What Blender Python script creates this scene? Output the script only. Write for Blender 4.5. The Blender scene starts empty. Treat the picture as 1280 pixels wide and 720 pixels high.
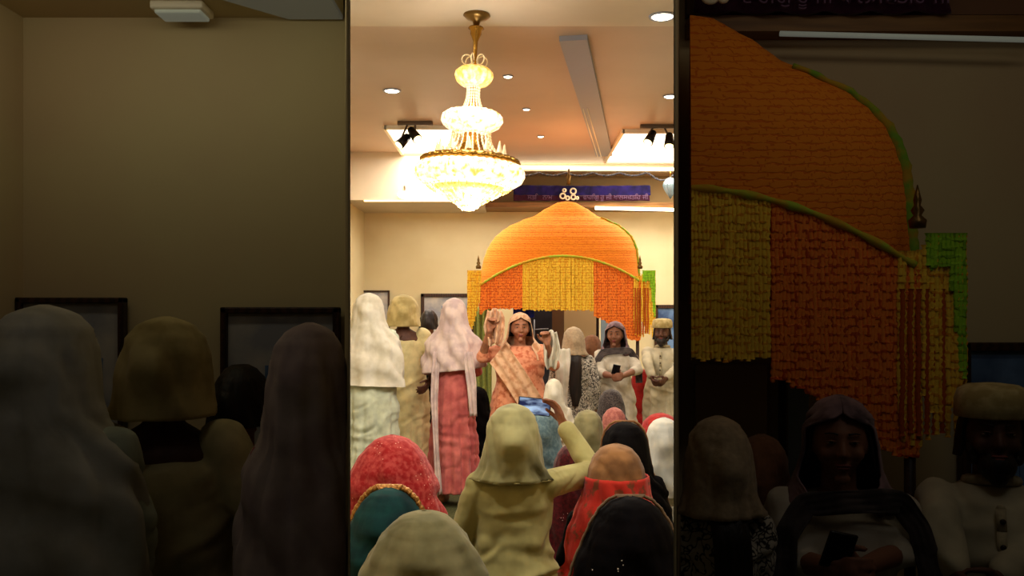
import bpy, bmesh, math, random
from mathutils import Vector, Matrix, noise
random.seed(7)
PI = math.pi
F, H0, HZ = 1100.0, 1.5, 395.0          # focal length in px of a 1280 frame, eye height, horizon row
SC = bpy.context.scene
COL = SC.collection

def at(px, py, d): return Vector(((px-640)/F*d, d, H0+(HZ-py)/F*d))
def lin(c): return tuple(((v/255)/12.92 if v/255 <= .04045 else ((v/255+.055)/1.055)**2.4) for v in c)
def sm(a, b, x):
    t = max(0, min(1, (x-a)/((b-a) or 1e-9))); return t*t*(3-2*t)
def interp(tab, z):
    tab = sorted(tab)
    if z <= tab[0][0]: return tab[0][1:]
    for a, b in zip(tab, tab[1:]):
        if z <= b[0]:
            t = (z-a[0])/(b[0]-a[0]); t = t*t*(3-2*t)*.5+t*.5
            return tuple(p+(q-p)*t for p, q in zip(a[1:], b[1:]))
    return tab[-1][1:]

# ---------------------------------------------------------------- materials
MATS = {}
def mat(name, rgb, rough=.7, metal=0, rgb2=None, scale=20, bump=.0, emit=0, sheen=0, pattern='noise', glitter=None, gscale=180, stretch=(1,1,1), trans=0, sharp=(.4,.6), spec=.4, wrinkle=False):
    if name in MATS: return MATS[name]
    m = bpy.data.materials.new(name); m.use_nodes = True; MATS[name] = m
    nt = m.node_tree; N = nt.nodes; L = nt.links; b = N['Principled BSDF']
    c = (*lin(rgb), 1)
    b.inputs['Base Color'].default_value = c
    b.inputs['Roughness'].default_value = rough; b.inputs['Metallic'].default_value = metal
    b.inputs['Specular IOR Level'].default_value = spec
    if sheen: b.inputs['Sheen Weight'].default_value = sheen
    if trans: b.inputs['Transmission Weight'].default_value = trans
    if emit:
        b.inputs['Emission Color'].default_value = c; b.inputs['Emission Strength'].default_value = emit
    tc = N.new('ShaderNodeTexCoord'); mp = N.new('ShaderNodeMapping'); mp.inputs['Scale'].default_value = stretch
    L.new(tc.outputs['UV' if pattern == 'brick' else 'Object'], mp.inputs['Vector'])
    src = None
    if rgb2 or bump:
        if pattern == 'voronoi':
            t = N.new('ShaderNodeTexVoronoi'); t.feature = 'DISTANCE_TO_EDGE'; src = t.outputs['Distance']
            t.inputs['Scale'].default_value = scale
            w = N.new('ShaderNodeTexNoise'); w.inputs['Scale'].default_value = scale*.7
            mixv = N.new('ShaderNodeMix'); mixv.data_type = 'VECTOR'; mixv.inputs[0].default_value = .12
            L.new(mp.outputs[0], w.inputs['Vector']); L.new(mp.outputs[0], mixv.inputs[4]); L.new(w.outputs['Color'], mixv.inputs[5]); L.new(mixv.outputs[1], t.inputs['Vector'])
        elif pattern == 'brick':
            t = N.new('ShaderNodeTexBrick'); t.inputs['Scale'].default_value = scale
            t.inputs['Color1'].default_value = (1,1,1,1); t.inputs['Color2'].default_value = (.75,.75,.75,1); t.inputs['Mortar'].default_value = (0,0,0,1)
            t.inputs['Mortar Size'].default_value = .045; t.inputs['Mortar Smooth'].default_value = .6
            t.inputs['Brick Width'].default_value = .9; t.inputs['Row Height'].default_value = .32
            w = N.new('ShaderNodeTexNoise'); w.inputs['Scale'].default_value = 3; L.new(mp.outputs[0], w.inputs['Vector'])
            mv = N.new('ShaderNodeMix'); mv.data_type = 'VECTOR'; mv.inputs[0].default_value = .22
            L.new(mp.outputs[0], mv.inputs[4]); L.new(w.outputs['Color'], mv.inputs[5]); L.new(mv.outputs[1], t.inputs['Vector']); src = t.outputs['Color']
        elif pattern == 'wave':
            t = N.new('ShaderNodeTexWave'); t.inputs['Scale'].default_value = scale; t.inputs['Distortion'].default_value = 3
            L.new(mp.outputs[0], t.inputs['Vector']); src = t.outputs['Fac']
        else:
            t = N.new('ShaderNodeTexNoise'); t.inputs['Scale'].default_value = scale; t.inputs['Detail'].default_value = 4
            L.new(mp.outputs[0], t.inputs['Vector']); src = t.outputs['Fac']
    cur = None
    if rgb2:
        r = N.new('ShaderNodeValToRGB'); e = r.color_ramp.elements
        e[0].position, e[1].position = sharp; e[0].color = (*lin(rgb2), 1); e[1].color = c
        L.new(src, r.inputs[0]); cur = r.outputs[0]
    if glitter:
        v = N.new('ShaderNodeTexVoronoi'); v.inputs['Scale'].default_value = gscale
        L.new(tc.outputs['Object'], v.inputs['Vector'])
        th = N.new('ShaderNodeMath'); th.operation = 'LESS_THAN'; th.inputs[1].default_value = .18
        L.new(v.outputs['Distance'], th.inputs[0])
        n2 = N.new('ShaderNodeTexNoise'); n2.inputs['Scale'].default_value = gscale*.12; L.new(tc.outputs['Object'], n2.inputs['Vector'])
        th2 = N.new('ShaderNodeMath'); th2.operation = 'GREATER_THAN'; th2.inputs[1].default_value = .56 if glitter[0] else .63; L.new(n2.outputs['Fac'], th2.inputs[0])
        mu = N.new('ShaderNodeMath'); mu.operation = 'MULTIPLY'; L.new(th.outputs[0], mu.inputs[0]); L.new(th2.outputs[0], mu.inputs[1])
        mx = N.new('ShaderNodeMix'); mx.data_type = 'RGBA'; mx.inputs[7].default_value = (*lin(glitter[1]), 1)
        L.new(mu.outputs[0], mx.inputs[0])
        if cur: L.new(cur, mx.inputs[6])
        else: mx.inputs[6].default_value = c
        cur = mx.outputs[2]
        mr = N.new('ShaderNodeMapRange'); mr.inputs[3].default_value = rough; mr.inputs[4].default_value = .25
        L.new(mu.outputs[0], mr.inputs[0]); L.new(mr.outputs[0], b.inputs['Roughness'])
    if cur:
        L.new(cur, b.inputs['Base Color'])
        if emit: L.new(cur, b.inputs['Emission Color'])
    if bump:
        bp = N.new('ShaderNodeBump'); bp.inputs['Strength'].default_value = bump; bp.inputs['Distance'].default_value = .01
        L.new(src, bp.inputs['Height']); L.new(bp.outputs[0], b.inputs['Normal'])
        if wrinkle:
            wn = N.new('ShaderNodeTexNoise'); wn.inputs['Scale'].default_value = 4.5; wn.inputs['Detail'].default_value = 2; wn.inputs['Distortion'].default_value = .5
            wm = N.new('ShaderNodeMapping'); wm.inputs['Scale'].default_value = (1.3,1.3,.8); wm.inputs['Rotation'].default_value = (.5,.3,0); L.new(tc.outputs['Object'], wm.inputs['Vector']); L.new(wm.outputs[0], wn.inputs['Vector'])
            b2 = N.new('ShaderNodeBump'); b2.inputs['Strength'].default_value = .7; b2.inputs['Distance'].default_value = .03
            L.new(wn.outputs['Fac'], b2.inputs['Height']); L.new(bp.outputs[0], b2.inputs['Normal']); L.new(b2.outputs[0], b.inputs['Normal'])
    return m
def cloth(name, rgb, rgb2=None, **k):
    k.setdefault('rough', .85); k.setdefault('sheen', .15); k.setdefault('bump', .25); k.setdefault('scale', 60); k.setdefault('spec', .2)
    r2 = rgb2 or tuple(int(v*.86) for v in rgb)
    if rgb2 is None: k.setdefault('sharp', (.3, .65))
    return mat(name, rgb, rgb2=r2, wrinkle=True, **k)

# ---------------------------------------------------------------- objects
def link(name, me, m, parent=None, smooth=True):
    o = bpy.data.objects.new(name, me); COL.objects.link(o)
    if m:
        me.materials.clear(); me.materials.append(m)
    if smooth: me.polygons.foreach_set('use_smooth', [True]*len(me.polygons))
    if parent: o.parent = parent
    return o
def build(name, bm, m, parent=None, smooth=True):
    me = bpy.data.meshes.new(name); bmesh.ops.recalc_face_normals(bm, faces=bm.faces[:]); bm.to_mesh(me); bm.free()
    return link(name, me, m, parent, smooth)
def thing(name, label, cat, loc=(0,0,0), rz=0, group=None):
    o = bpy.data.objects.new(name, None); COL.objects.link(o); o.empty_display_size = .1
    o.location = loc; o.rotation_euler = (0,0,rz); return tag(o, label, cat, group)
def tag(o, label, cat, group=None, kind=None):
    o['label'] = label; o['category'] = cat
    if group: o['group'] = group
    if kind: o['kind'] = kind
    return o
def struct(o): o['kind'] = 'structure'; return o
def B(): return bmesh.new()
def box(bm, c, s, bev=0, rot=None):
    r = bmesh.ops.create_cube(bm, size=1, matrix=Matrix.Translation(Vector(c)) @ (rot.to_4x4() if rot else Matrix()) @ Matrix.Diagonal((*s, 1)))
    if bev:
        es = {e for v in r['verts'] for e in v.link_edges}
        bmesh.ops.bevel(bm, geom=list(es), offset=bev, segments=2, affect='EDGES', profile=.5)
    return bm
_US = {}
def unit_sphere(u, v):
    if (u, v) not in _US:
        vs = [Vector((0,0,1))]+[Vector((math.sin(PI*i/v)*math.cos(2*PI*k/u), math.sin(PI*i/v)*math.sin(2*PI*k/u), math.cos(PI*i/v))) for i in range(1, v) for k in range(u)]+[Vector((0,0,-1))]
        fs = [(0, 1+k, 1+(k+1) % u) for k in range(u)]
        for i in range(v-2):
            for k in range(u): a, b = 1+i*u, 1+(i+1)*u; fs.append((a+k, b+k, b+(k+1) % u, a+(k+1) % u))
        a = 1+(v-2)*u; fs += [(a+k, len(vs)-1, a+(k+1) % u) for k in range(u)]
        _US[(u, v)] = (vs, fs)
    return _US[(u, v)]
def ell(bm, c, r, rot=None, seg=20):
    c = Vector(c); vs, fs = unit_sphere(seg, max(4, seg*2//3)); out = []
    for v in vs:
        p = Vector((v.x*r[0], v.y*r[1], v.z*r[2]))
        out.append(bm.verts.new(c+(rot @ p if rot else p)))
    for f in fs: bm.faces.new([out[i] for i in f])
    return bm
def seg(bm, a, b, ra, rb, n=12, caps=True):
    a, b = Vector(a), Vector(b); d = b-a
    if d.length < 1e-6: return bm
    q = d.to_track_quat('Z', 'Y').to_matrix()
    A_ = [bm.verts.new(a+q @ Vector((math.cos(2*PI*k/n)*ra, math.sin(2*PI*k/n)*ra, 0))) for k in range(n)]
    B_ = [bm.verts.new(b+q @ Vector((math.cos(2*PI*k/n)*rb, math.sin(2*PI*k/n)*rb, 0))) for k in range(n)]
    for k in range(n): bm.faces.new((A_[k], A_[(k+1) % n], B_[(k+1) % n], B_[k]))
    bm.faces.new(A_[::-1]); bm.faces.new(B_)
    if caps:
        ell(bm, a, (ra,)*3, seg=n); ell(bm, b, (rb,)*3, seg=n)
    return bm
def chain(bm, pts, rs, n=12):
    for i in range(len(pts)-1): seg(bm, pts[i], pts[i+1], rs[i], rs[i+1], n)
    return bm
def tube(bm, pts, r, n=8):
    """one swept tube with rounded course"""
    pts = [Vector(p) for p in pts]; rings = []
    for i, p in enumerate(pts):
        t = (pts[min(i+1, len(pts)-1)]-pts[max(i-1, 0)]).normalized()
        q = t.to_track_quat('Z', 'Y').to_matrix(); rr = r(i/(len(pts)-1)) if callable(r) else r
        rings.append([bm.verts.new(p+q @ Vector((math.cos(2*PI*k/n)*rr, math.sin(2*PI*k/n)*rr, 0))) for k in range(n)])
    for a, b in zip(rings, rings[1:]):
        for k in range(n): bm.faces.new((a[k], a[(k+1) % n], b[(k+1) % n], b[k]))
    bm.faces.new(rings[0][::-1]); bm.faces.new(rings[-1]); return bm
def lathe(bm, prof, c=(0,0,0), n=32, fr=None):
    rings = []
    for z, r in prof:
        rings.append([bm.verts.new((c[0]+math.cos(2*PI*k/n)*r*(fr(k/n) if fr else 1), c[1]+math.sin(2*PI*k/n)*r*(fr(k/n) if fr else 1), c[2]+z)) for k in range(n)])
    for a, b in zip(rings, rings[1:]):
        for k in range(n): bm.faces.new((a[k], a[(k+1) % n], b[(k+1) % n], b[k]))
    bm.faces.new(rings[0]); bm.faces.new(rings[-1]); return bm
def loft(bm, rows, n=28, p=2.0):
    rings = []
    for z, rx, ry, cx, cy in rows:
        rg = []
        for k in range(n):
            t = 2*PI*k/n; c, s = math.cos(t), math.sin(t)
            rg.append(bm.verts.new((cx+rx*math.copysign(abs(c)**(2/p), c), cy+ry*math.copysign(abs(s)**(2/p), s), z)))
        rings.append(rg)
    for a, b in zip(rings, rings[1:]):
        for k in range(n): bm.faces.new((a[k], a[(k+1) % n], b[(k+1) % n], b[k]))
    bm.faces.new(rings[0][::-1]); bm.faces.new(rings[-1]); return bm
def remesh(bm, vox, it=3, fac=.5):
    me = bpy.data.meshes.new('tmp'); bmesh.ops.recalc_face_normals(bm, faces=bm.faces[:]); bm.to_mesh(me); bm.free()
    o = bpy.data.objects.new('tmp', me); COL.objects.link(o)
    r = o.modifiers.new('r', 'REMESH'); r.mode = 'VOXEL'; r.voxel_size = vox
    if it:
        s = o.modifiers.new('s', 'SMOOTH'); s.iterations = it; s.factor = fac
    dg = bpy.context.evaluated_depsgraph_get(); dg.update()
    out = bpy.data.meshes.new_from_object(o.evaluated_get(dg))
    bpy.data.objects.remove(o); bpy.data.meshes.remove(me); return out
def solid(o, t, sub=1):
    s = o.modifiers.new('thickness', 'SOLIDIFY'); s.thickness = t; s.offset = 1
    if sub:
        u = o.modifiers.new('smooth', 'SUBSURF'); u.levels = sub; u.render_levels = sub
    return o

# ---------------------------------------------------------------- people
SKIN = mat('skin', (168,112,82), rough=.6, rgb2=(138,86,60), scale=25)
SKIN_D = mat('skin_deep', (96,60,44), rough=.6, rgb2=(84,50,36), scale=25)
HAIR = mat('hair', (22,15,13), rough=.55, rgb2=(40,26,20), scale=60, stretch=(1,1,.1), bump=.5)
EYEW = mat('eye_white', (178,162,148), rough=.3)
IRIS = mat('iris', (28,16,12), rough=.2)
LIPS = mat('lips', (128,58,52), rough=.5)
SHOE = mat('sandal', (60,42,32), rough=.6)

def hand(bm, w, hd, pn, s, curl=.5, side=1, spread=1.0):
    """palm + five unequal jointed fingers; w wrist, hd direction of the hand, pn palm normal"""
    w, hd, pn = Vector(w), Vector(hd).normalized(), Vector(pn).normalized()
    pn = (pn-hd*pn.dot(hd)).normalized(); ac = hd.cross(pn).normalized()*side
    R = Matrix((ac, hd, pn)).transposed()
    ell(bm, w+hd*.045*s, (.040*s, .050*s, .016*s), R, 16)
    ell(bm, w+hd*.012*s, (.028*s, .034*s, .019*s), R, 12)
    for i, (off, ln) in enumerate(((.029,.066), (.010,.076), (-.010,.070), (-.028,.056))):
        p = w+hd*.078*s+ac*off*s; a = .25*curl; dr = (hd+ac*off*5*spread).normalized()
        pts = [w+hd*.05*s+ac*off*.9*s, p]
        for k, f in enumerate((.45,.32,.23)):
            a += curl*.75
            pts.append(pts[-1]+(dr*math.cos(a)+pn*math.sin(a))*ln*f*s)
        chain(bm, pts, [.0095*s, .0092*s, .0085*s, .0080*s, .0070*s], 8)
    t0 = w+hd*.022*s+ac*.024*s
    t1 = t0+(ac*.75+hd*.6+pn*.15).normalized()*.036*s
    t2 = t1+(ac*.25+hd*.85+pn*(.2+curl*.5)).normalized()*.030*s
    t3 = t2+(hd*.8+pn*(.3+curl*.6)-ac*.1).normalized()*.024*s
    chain(bm, [t0, t1, t2, t3], [.013*s, .011*s, .0098*s, .0085*s], 8)

def add_head(bm, c, s):
    r = bmesh.ops.create_uvsphere(bm, u_segments=40, v_segments=30, radius=1)
    for v in r['verts']:
        x, y, z = v.co; t = sm(-.05, -1, z)
        X = .074*x*(1-.36*t); Y = .094*y*((1-.08*t) if y < 0 else (1-.50*t)); Z = .114*z
        if y < 0: Y *= .97
        for sx in (-1, 1):
            g = math.exp(-(((X-sx*.031)/.017)**2+((Z-.010)/.013)**2))
            if y < 0: Y += .010*g
        if y < 0: Y -= .005*math.exp(-((Z-.034)/.010)**2)*math.exp(-(X/.045)**2)
        v.co = Vector((X, Y, Z))*s+Vector(c)
    C = Vector(c)
    def E(p, rr, rot=None): ell(bm, C+Vector(p)*s, Vector(rr)*s, rot, 12)
    seg(bm, C+Vector((0,-.086,.018))*s, C+Vector((0,-.104,-.022))*s, .007*s, .0105*s, 10)
    E((0.010,-.096,-.026), (.009,.010,.008)); E((-.010,-.096,-.026), (.009,.010,.008))
    E((0,-.084,-.052), (.023,.012,.007)); E((0,-.082,-.062), (.020,.012,.008))
    E((0,-.074,-.094), (.024,.018,.018))
    for sx in (-1, 1):
        E((sx*.040,-.062,-.024), (.022,.022,.022)); E((sx*.075,.008,-.006), (.008,.017,.030))

HOOD = [(1.627,.004,.004,.0),(1.622,.032,.042,.0),(1.605,.058,.076,.0),(1.575,.080,.102,.0),(1.53,.093,.115,.002),(1.47,.100,.122,.006),(1.42,.107,.122,.014),(1.38,.122,.120,.020),(1.345,.145,.118,.022),(1.315,.172,.118,.022),(1.27,.200,.126,.02),(1.18,.220,.140,.02),(1.05,.228,.152,.02),(.9,.234,.162,.02),(.7,.24,.17,.02),(.3,.26,.19,.02)]
CONE = [(1.627,.004,.004,.0),(1.622,.034,.042,.0),(1.605,.066,.080,.0),(1.575,.095,.108,.0),(1.53,.124,.124,.002),(1.47,.150,.136,.006),(1.42,.172,.146,.014),(1.38,.190,.152,.020),(1.345,.205,.156,.022),(1.27,.232,.164,.02),(1.18,.25,.172,.02),(1.05,.265,.185,.02),(.9,.28,.2,.02),(.7,.3,.22,.02)]
def veil_mesh(o, hem=1.05, face=125, below=150, grow=0, sx=1, n=64, amp=.012, seedv=0, top=1.63, hemslope=0, tab=HOOD, headpuff=1, bun=.024, sy=1):
    bm = B(); s, T = o['s'], o['T']
    rows = []; z = top
    while z > hem:
        rows.append(z); z -= (.006 if z > 1.60 else .012)
    rows.append(hem); grid = []; uvl = bm.loops.layers.uv.new('UVMap')
    for i, z in enumerate(rows):
        rx, ry, cy = interp(tab, z); ry *= 1+(max(1, sy)-1)*sm(1.43, 1.30, z)
        a = 180 - (180-face)*sm(1.592, 1.535, z)
        a += (below-face)*sm(1.41, 1.34, z)
        pf = 1+(headpuff-1)*sm(1.35, 1.42, z)
        row = []
        for k in range(n+1):
            u = -1+2*k/n; th = math.radians(a)*u+PI/2         # centre = back (+Y)
            wz = z-hemslope*u*sm(1.3, hem, z)
            A = amp*sm(1.45, 1.2, z)+.0042*sm(1.64, 1.55, z)
            f = (noise.noise(Vector((math.cos(th)*3.2+seedv*7.3, math.sin(th)*3.2, wz*1.6+seedv)))+.6*noise.noise(Vector((math.cos(th)*8+seedv, math.sin(th)*8, wz*3))))*A*1.6
            f += bun*math.exp(-((th-PI/2)/.42)**2-((z-1.495)/.052)**2)-bun*.25*math.exp(-((th-PI/2)/.6)**2-((z-1.415)/.03)**2)
            # creases that run round the head and fall to the shoulders
            cr = math.sin(u*11+wz*30+5*noise.noise(Vector((u*2, wz*4, seedv)))); f += A*.75*(cr if cr < 0 else cr**.5)-A*.3
            sxe = 1+(sx-1)*sm(1.43, 1.33, z)
            row.append(bm.verts.new(T(Vector(((rx*sxe*pf+grow+f)*math.cos(th), cy+(ry*pf+grow+f)*math.sin(th), wz)))))
        grid.append(row)
    for i in range(len(grid)-1):
        for k in range(n):
            f_ = bm.faces.new((grid[i][k], grid[i][k+1], grid[i+1][k+1], grid[i+1][k]))
            for lp, (du, dv) in zip(f_.loops, ((0,0),(1,0),(1,1),(0,1))): lp[uvl].uv = ((k+du)/n, (i+dv)/60)
    edge = [v.co.copy() for v in grid[-1]]
    fr = [r[0].co.copy() for r in grid]; fl = [r[-1].co.copy() for r in grid]
    return bm, edge, fr, fl

def person(px, top, d, yaw, label, gown, veil=None, stand=True, s=None, skin=SKIN, armspx=None, hem=.10, vh=1.05, sleeve='long',
           face=False, vface=125, vbelow=150, hair=True, bulk=1.0, seedv=0, group=None, trim=None, crown=None, bun=.022, vsx=None, clip=None, vtab=None, slen=.86, vox=.011, fold=.018, hemslope=0,
           gownrows=None, cap=None, beard=False, longhair=False, shoulder=1.0, neck_open=False, curl=.5, hx=1.0, mound=1.0, puff=1, vamp=.012, handdirs=None, arms='down'):
    base = at(px, 395, d); ztop = at(px, top, d).z
    if stand: s = ztop/1.628; zo = 0
    else: s = s or 1.0; zo = ztop-1.628*s
    root = thing('person', label, 'person', (base.x, d, 0), yaw, group)
    Rz = Matrix.Rotation(-yaw, 3, 'Z'); wx = shoulder
    def T(v): return Vector((v[0]*s*hx, v[1]*s*hx, v[2]*s+zo))
    def loc(p): return Rz @ (at(*p)-Vector((base.x, d, 0)))
    ctx = {'s': s, 'T': T}
    bm = B()
    add_head(bm, T((0,-.012,1.498)), s)
    chain(bm, [T((0,.012,1.44)), T((0,.018,1.33))], [.049*s, .052*s])
    bt = [(.80,.155,.105,0,0),(.88,.165,.112,0,.005),(.97,.140,.098,0,0),(1.05,.122,.088,0,0),(1.14,.135,.098,0,-.005),(1.22,.150,.100,0,0),(1.28,.150,.088,0,.01),(1.325,.105,.066,0,.015),(1.355,.055,.052,0,.015)]
    t2 = B(); loft(t2, bt)
    for v in t2.verts: v.co = T((v.co.x*bulk*wx, v.co.y*bulk, v.co.z))
    tm = bpy.data.meshes.new('t'); t2.to_mesh(tm); t2.free(); bm.from_mesh(tm); bpy.data.meshes.remove(tm)
    shz = 1.298; A = {}
    for sd in (-1, 1):
        sh = T((sd*.152*wx*bulk**.5, .012, shz))
        if arms == 'fold': el, wr = T((sd*.190*wx, -.04, 1.06)), T((sd*.07*wx, -.20, 1.05))
        elif arms == 'lap': el, wr = T((sd*.22, -.04, 1.03)), T((sd*.10, -.24, .92))
        else: el, wr = T((sd*.215*bulk**.5*wx, .03, 1.04)), T((sd*.235*bulk**.5*wx, -.05, .83))
        hd, pn = (wr-el), Vector((-sd, 0, 0))
        if arms in ('fold', 'lap'): pn = Vector((0, 1, .3)); hd = Vector((-sd, -.35, -.05))
        key = 'R' if sd > 0 else 'L'
        if armspx and key in armspx:
            el, wr = loc(armspx[key][0]), loc(armspx[key][1])
            hd = (wr-el)
        if handdirs and key in handdirs: hd, pn = Vector(handdirs[key][0]), Vector(handdirs[key][1])
        A[sd] = (sh, el, wr)
        chain(bm, [sh, sh+(el-sh)*.5, el, el+(wr-el)*.35, wr], [.046*s*bulk**.5, .043*s*bulk**.5, .035*s, .035*s, .024*s])
        hand(bm, wr, hd, pn, s*1.02, curl, side=(1 if Vector(hd).cross(Vector(pn)).dot(Vector((-sd,0,.01))) > 0 else -1))
    for sd in (-1, 1):
        if stand:
            hp = T((sd*.085, 0, .84)); kn = T((sd*.095, -.01, .46)); an = T((sd*.095, .02, .085))
            chain(bm, [hp, hp+(kn-hp)*.4, kn, kn+(an-kn)*.3, an], [.082*s, .075*s, .052*s, .052*s, .034*s])
            chain(bm, [an+Vector((0,.02,-.03))*s, T((sd*.10, -.07, .035)), T((sd*.105, -.15, .028))], [.036*s, .034*s, .026*s])
        else:
            pz = T((0,0,.86)).z
            hp = Vector((sd*.085*s, 0, pz))
            if pz < .30:
                kn, an, to = Vector((sd*.22*mound**.5, -.26, .11)), Vector((-sd*.05, -.24-sd*.04, .075)), Vector((-sd*.13, -.25-sd*.04, .05))
            else:
                kn, an, to = Vector((sd*.12, -.16 if pz > .42 else -.34, .07)), Vector((sd*.11, .26 if pz > .42 else .08, .06)), Vector((sd*.11, .36 if pz > .42 else .18, .04))
            chain(bm, [hp, hp+(kn-hp)*.4, kn, kn+(an-kn)*.35, an, to], [.085*s, .078*s, .055*s, .052*s, .036*s, .028*s])
    body = link('body', remesh(bm, vox*.62 if (face or armspx) else vox, 2), skin, root)
    # --- garment
    g = B(); zs = zo
    if stand:
        rows = gownrows or [(hem,.235,.19,0,0),(.3,.215,.175,0,0),(.6,.195,.155,0,.003),(.84,.195,.148,0,.006),(.95,.178,.132,0,.004),(1.06,.150,.115,0,0),(1.16,.162,.126,0,-.006),(1.24,.175,.122,0,.002),(1.29,.168,.108,0,.01),(1.325,.122,.085,0,.015),(1.352,.075,.066,0,.016)]
        rr = []
        zz = rows[0][0]
        while zz < rows[-1][0]: rr.append((zz,)+interp(rows, zz)); zz += .03
        rr.append(rows[-1])
        loft(g, [(z, a*bulk*wx, b*bulk, c, e) for z, a, b, c, e in rr], 36)
        for v in g.verts: v.co = T(v.co)
    else:
        up = [(.90,.205,.165,0,0),(1.0,.175,.135,0,0),(1.08,.160,.122,0,0),(1.17,.168,.128,0,-.006),(1.24,.178,.122,0,.002),(1.29,.170,.108,0,.01),(1.325,.122,.085,0,.015),(1.352,.075,.066,0,.016)]
        uu = [(T((0,0,z)).z, a*bulk*wx*s, b*bulk*s, c, e) for z, a, b, c, e in up]
        zl = uu[0][0]; lo = [(.012, .31*mound, .235, 0, -.10), (.06, .305*mound, .23, 0, -.10), (.14, .27*mound, .21, 0, -.08)] if zl < .42 else [(.012,.27*mound,.30,0,.02),(.15,.25*mound,.27,0,.0),(.35,.23*mound,.20,0,-.02)]
        lo = [r for r in lo if r[0] < zl-.05]
        rows = lo+uu; rr = []; zz = rows[0][0]
        while zz < rows[-1][0]: rr.append((zz,)+interp(rows, zz)); zz += .025
        rr.append(rows[-1]); loft(g, rr, 36)
    for sd in (-1, 1):
        sh, el, wr = A[sd]; b_ = bulk**.5
        if sleeve == 'long':
            e = el+(wr-el)*slen
            chain(g, [sh, sh+(el-sh)*.5, el, e], [.062*s*b_, .059*s*b_, .054*s, .045*s])
        elif sleeve == 'short':
            e = sh+(el-sh)*.62
            chain(g, [sh, e], [.068*s*b_, .062*s*b_])
    gm = remesh(g, vox, 3)
    zt = T((0,0,1.33)).z; zb = rr[0][0]*(s if stand else 1)
    for v in gm.vertices:
        c = v.co; th = math.atan2(c.y, c.x); r = math.hypot(c.x, c.y)
        if r < 1e-4: continue
        t = sm(zt-.15*s, zb, c.z)
        dsp = fold*t*(math.sin(th*11+2.5*noise.noise(Vector((c.z*1.5, seedv, th*.5))))*.5+math.sin(th*23+seedv+3*noise.noise(Vector((c.z*2, seedv+9, th))))*.3+noise.noise(Vector((math.cos(th)*3, math.sin(th)*3, c.z*.8+seedv)))*1.2)
        w_ = noise.noise(Vector((c.x*5+c.z*4, c.y*5, c.z*7+seedv*3))); am = sm(.36, .22, r); dsp += (.003+.007*am)*w_+.006*am*math.sin(c.z*38+c.x*30+9*w_+seedv)*sm(.0, .35, abs(w_))+.005*math.sin(c.z*55+6*noise.noise(c*4))*max(0, noise.noise(c*3+Vector((seedv,0,0))))*2
        v.co = c+Vector((c.x/r, c.y/r, 0))*dsp
    go = link('kurta' if stand else 'dress', gm, gown, root)
    # --- hair
    if hair:
        hb, *_ = veil_mesh(ctx, hem=1.43 if not longhair else 1.40, face=106, below=106, grow=-.0115, n=40, amp=.002, seedv=seedv, top=1.612, tab=[(z-.008, a, b, c) for z, a, b, c in HOOD])
        solid(build('hair', hb, HAIR, root), .006, 0)
    if longhair:
        hb = B(); rws = []
        for i in range(27):
            z = 1.42-i*.021; w = .058*(1-.55*sm(19, 27, i)); rws.append((z, w, .022, .004*math.sin(i*.5), .095+.055*sm(1.42, 1.30, z)))
        loft(hb, rws, 24)
        for v in hb.verts: v.co = T(v.co+Vector((0, .005*math.sin(v.co.x*190), 0)))
        build('long_hair', hb, HAIR, root)
    if face:
        hc = T((0,-.012,1.498))
        for sx in (-1, 1):
            eb = B(); ell(eb, hc+Vector((sx*.031,-.078,.010))*s, (.0125*s, .0085*s, .0052*s), seg=14); ey = build('eye', eb, EYEW, root)
            lb_ = B(); tube(lb_, [hc+Vector((sx*(.018+.0065*i), -.0885+.0016*(i-1.5)**2, .0150-.0016*(i-2)**2*.6))*s for i in range(5)], .0024*s, 6); build('eyelid', lb_, skin, ey)
            ib = B(); ell(ib, hc+Vector((sx*.031,-.0855,.010))*s, (.0055*s, .0026*s, .0048*s), seg=12); build('iris', ib, IRIS, ey)
            bb = B(); tube(bb, [hc+Vector((sx*(.014+.011*i), -.0945+.0042*i*i*.55, .033+.0035*math.sin(i*1.1)))*s for i in range(4)], lambda t: (.0034-.0016*t)*s, 6); build('eyebrow', bb, HAIR, root)
        lb = B(); ell(lb, hc+Vector((0,-.0925,-.053))*s, (.0215*s, .0075*s, .0048*s)); ell(lb, hc+Vector((0,-.0905,-.0615))*s, (.0185*s, .0085*s, .0058*s)); build('lips', lb, LIPS, root)
    if beard:
        bb = B(); ell(bb, T((0,-.065,1.415)), (.052*s, .052*s, .048*s)); ell(bb, T((0,-.088,1.395)), (.030*s, .026*s, .04*s))
        for sx in (-1, 1): chain(bb, [T((sx*.066,-.02,1.48)), T((sx*.055,-.05,1.43))], [.010*s, .018*s])
        build('beard', bb, HAIR, root)
    if cap:
        cb = B(); lathe(cb, [(1.548,.098),(1.552,.102),(1.60,.101),(1.628,.092),(1.640,.07),(1.645,.03),(1.646,.002)], n=36)
        for v in cb.verts: v.co = T((v.co.x, v.co.y*1.14-.0+.004*math.sin(v.co.x*90), v.co.z))
        build('cap', cb, cap, root)
    if veil:
        vb, edge, fr, fl = veil_mesh(ctx, hem=vh, face=vface, below=vbelow, sx=vsx or (wx*bulk if bulk > 1 else wx), amp=vamp, seedv=seedv, hemslope=hemslope, grow=.004, headpuff=puff, tab=vtab or HOOD, bun=bun, sy=bulk)
        vo = solid(build('veil', vb, veil, root), .004, 0)
        if trim:
            pb = B(); pts = fr+edge[1:-1]+fl[::-1]
            tube(pb, [p*1.0 for p in pts[::2]], .0075*s if trim[1] is None else trim[1]*s, 6); build('veil_border', pb, trim[0], vo)
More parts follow.
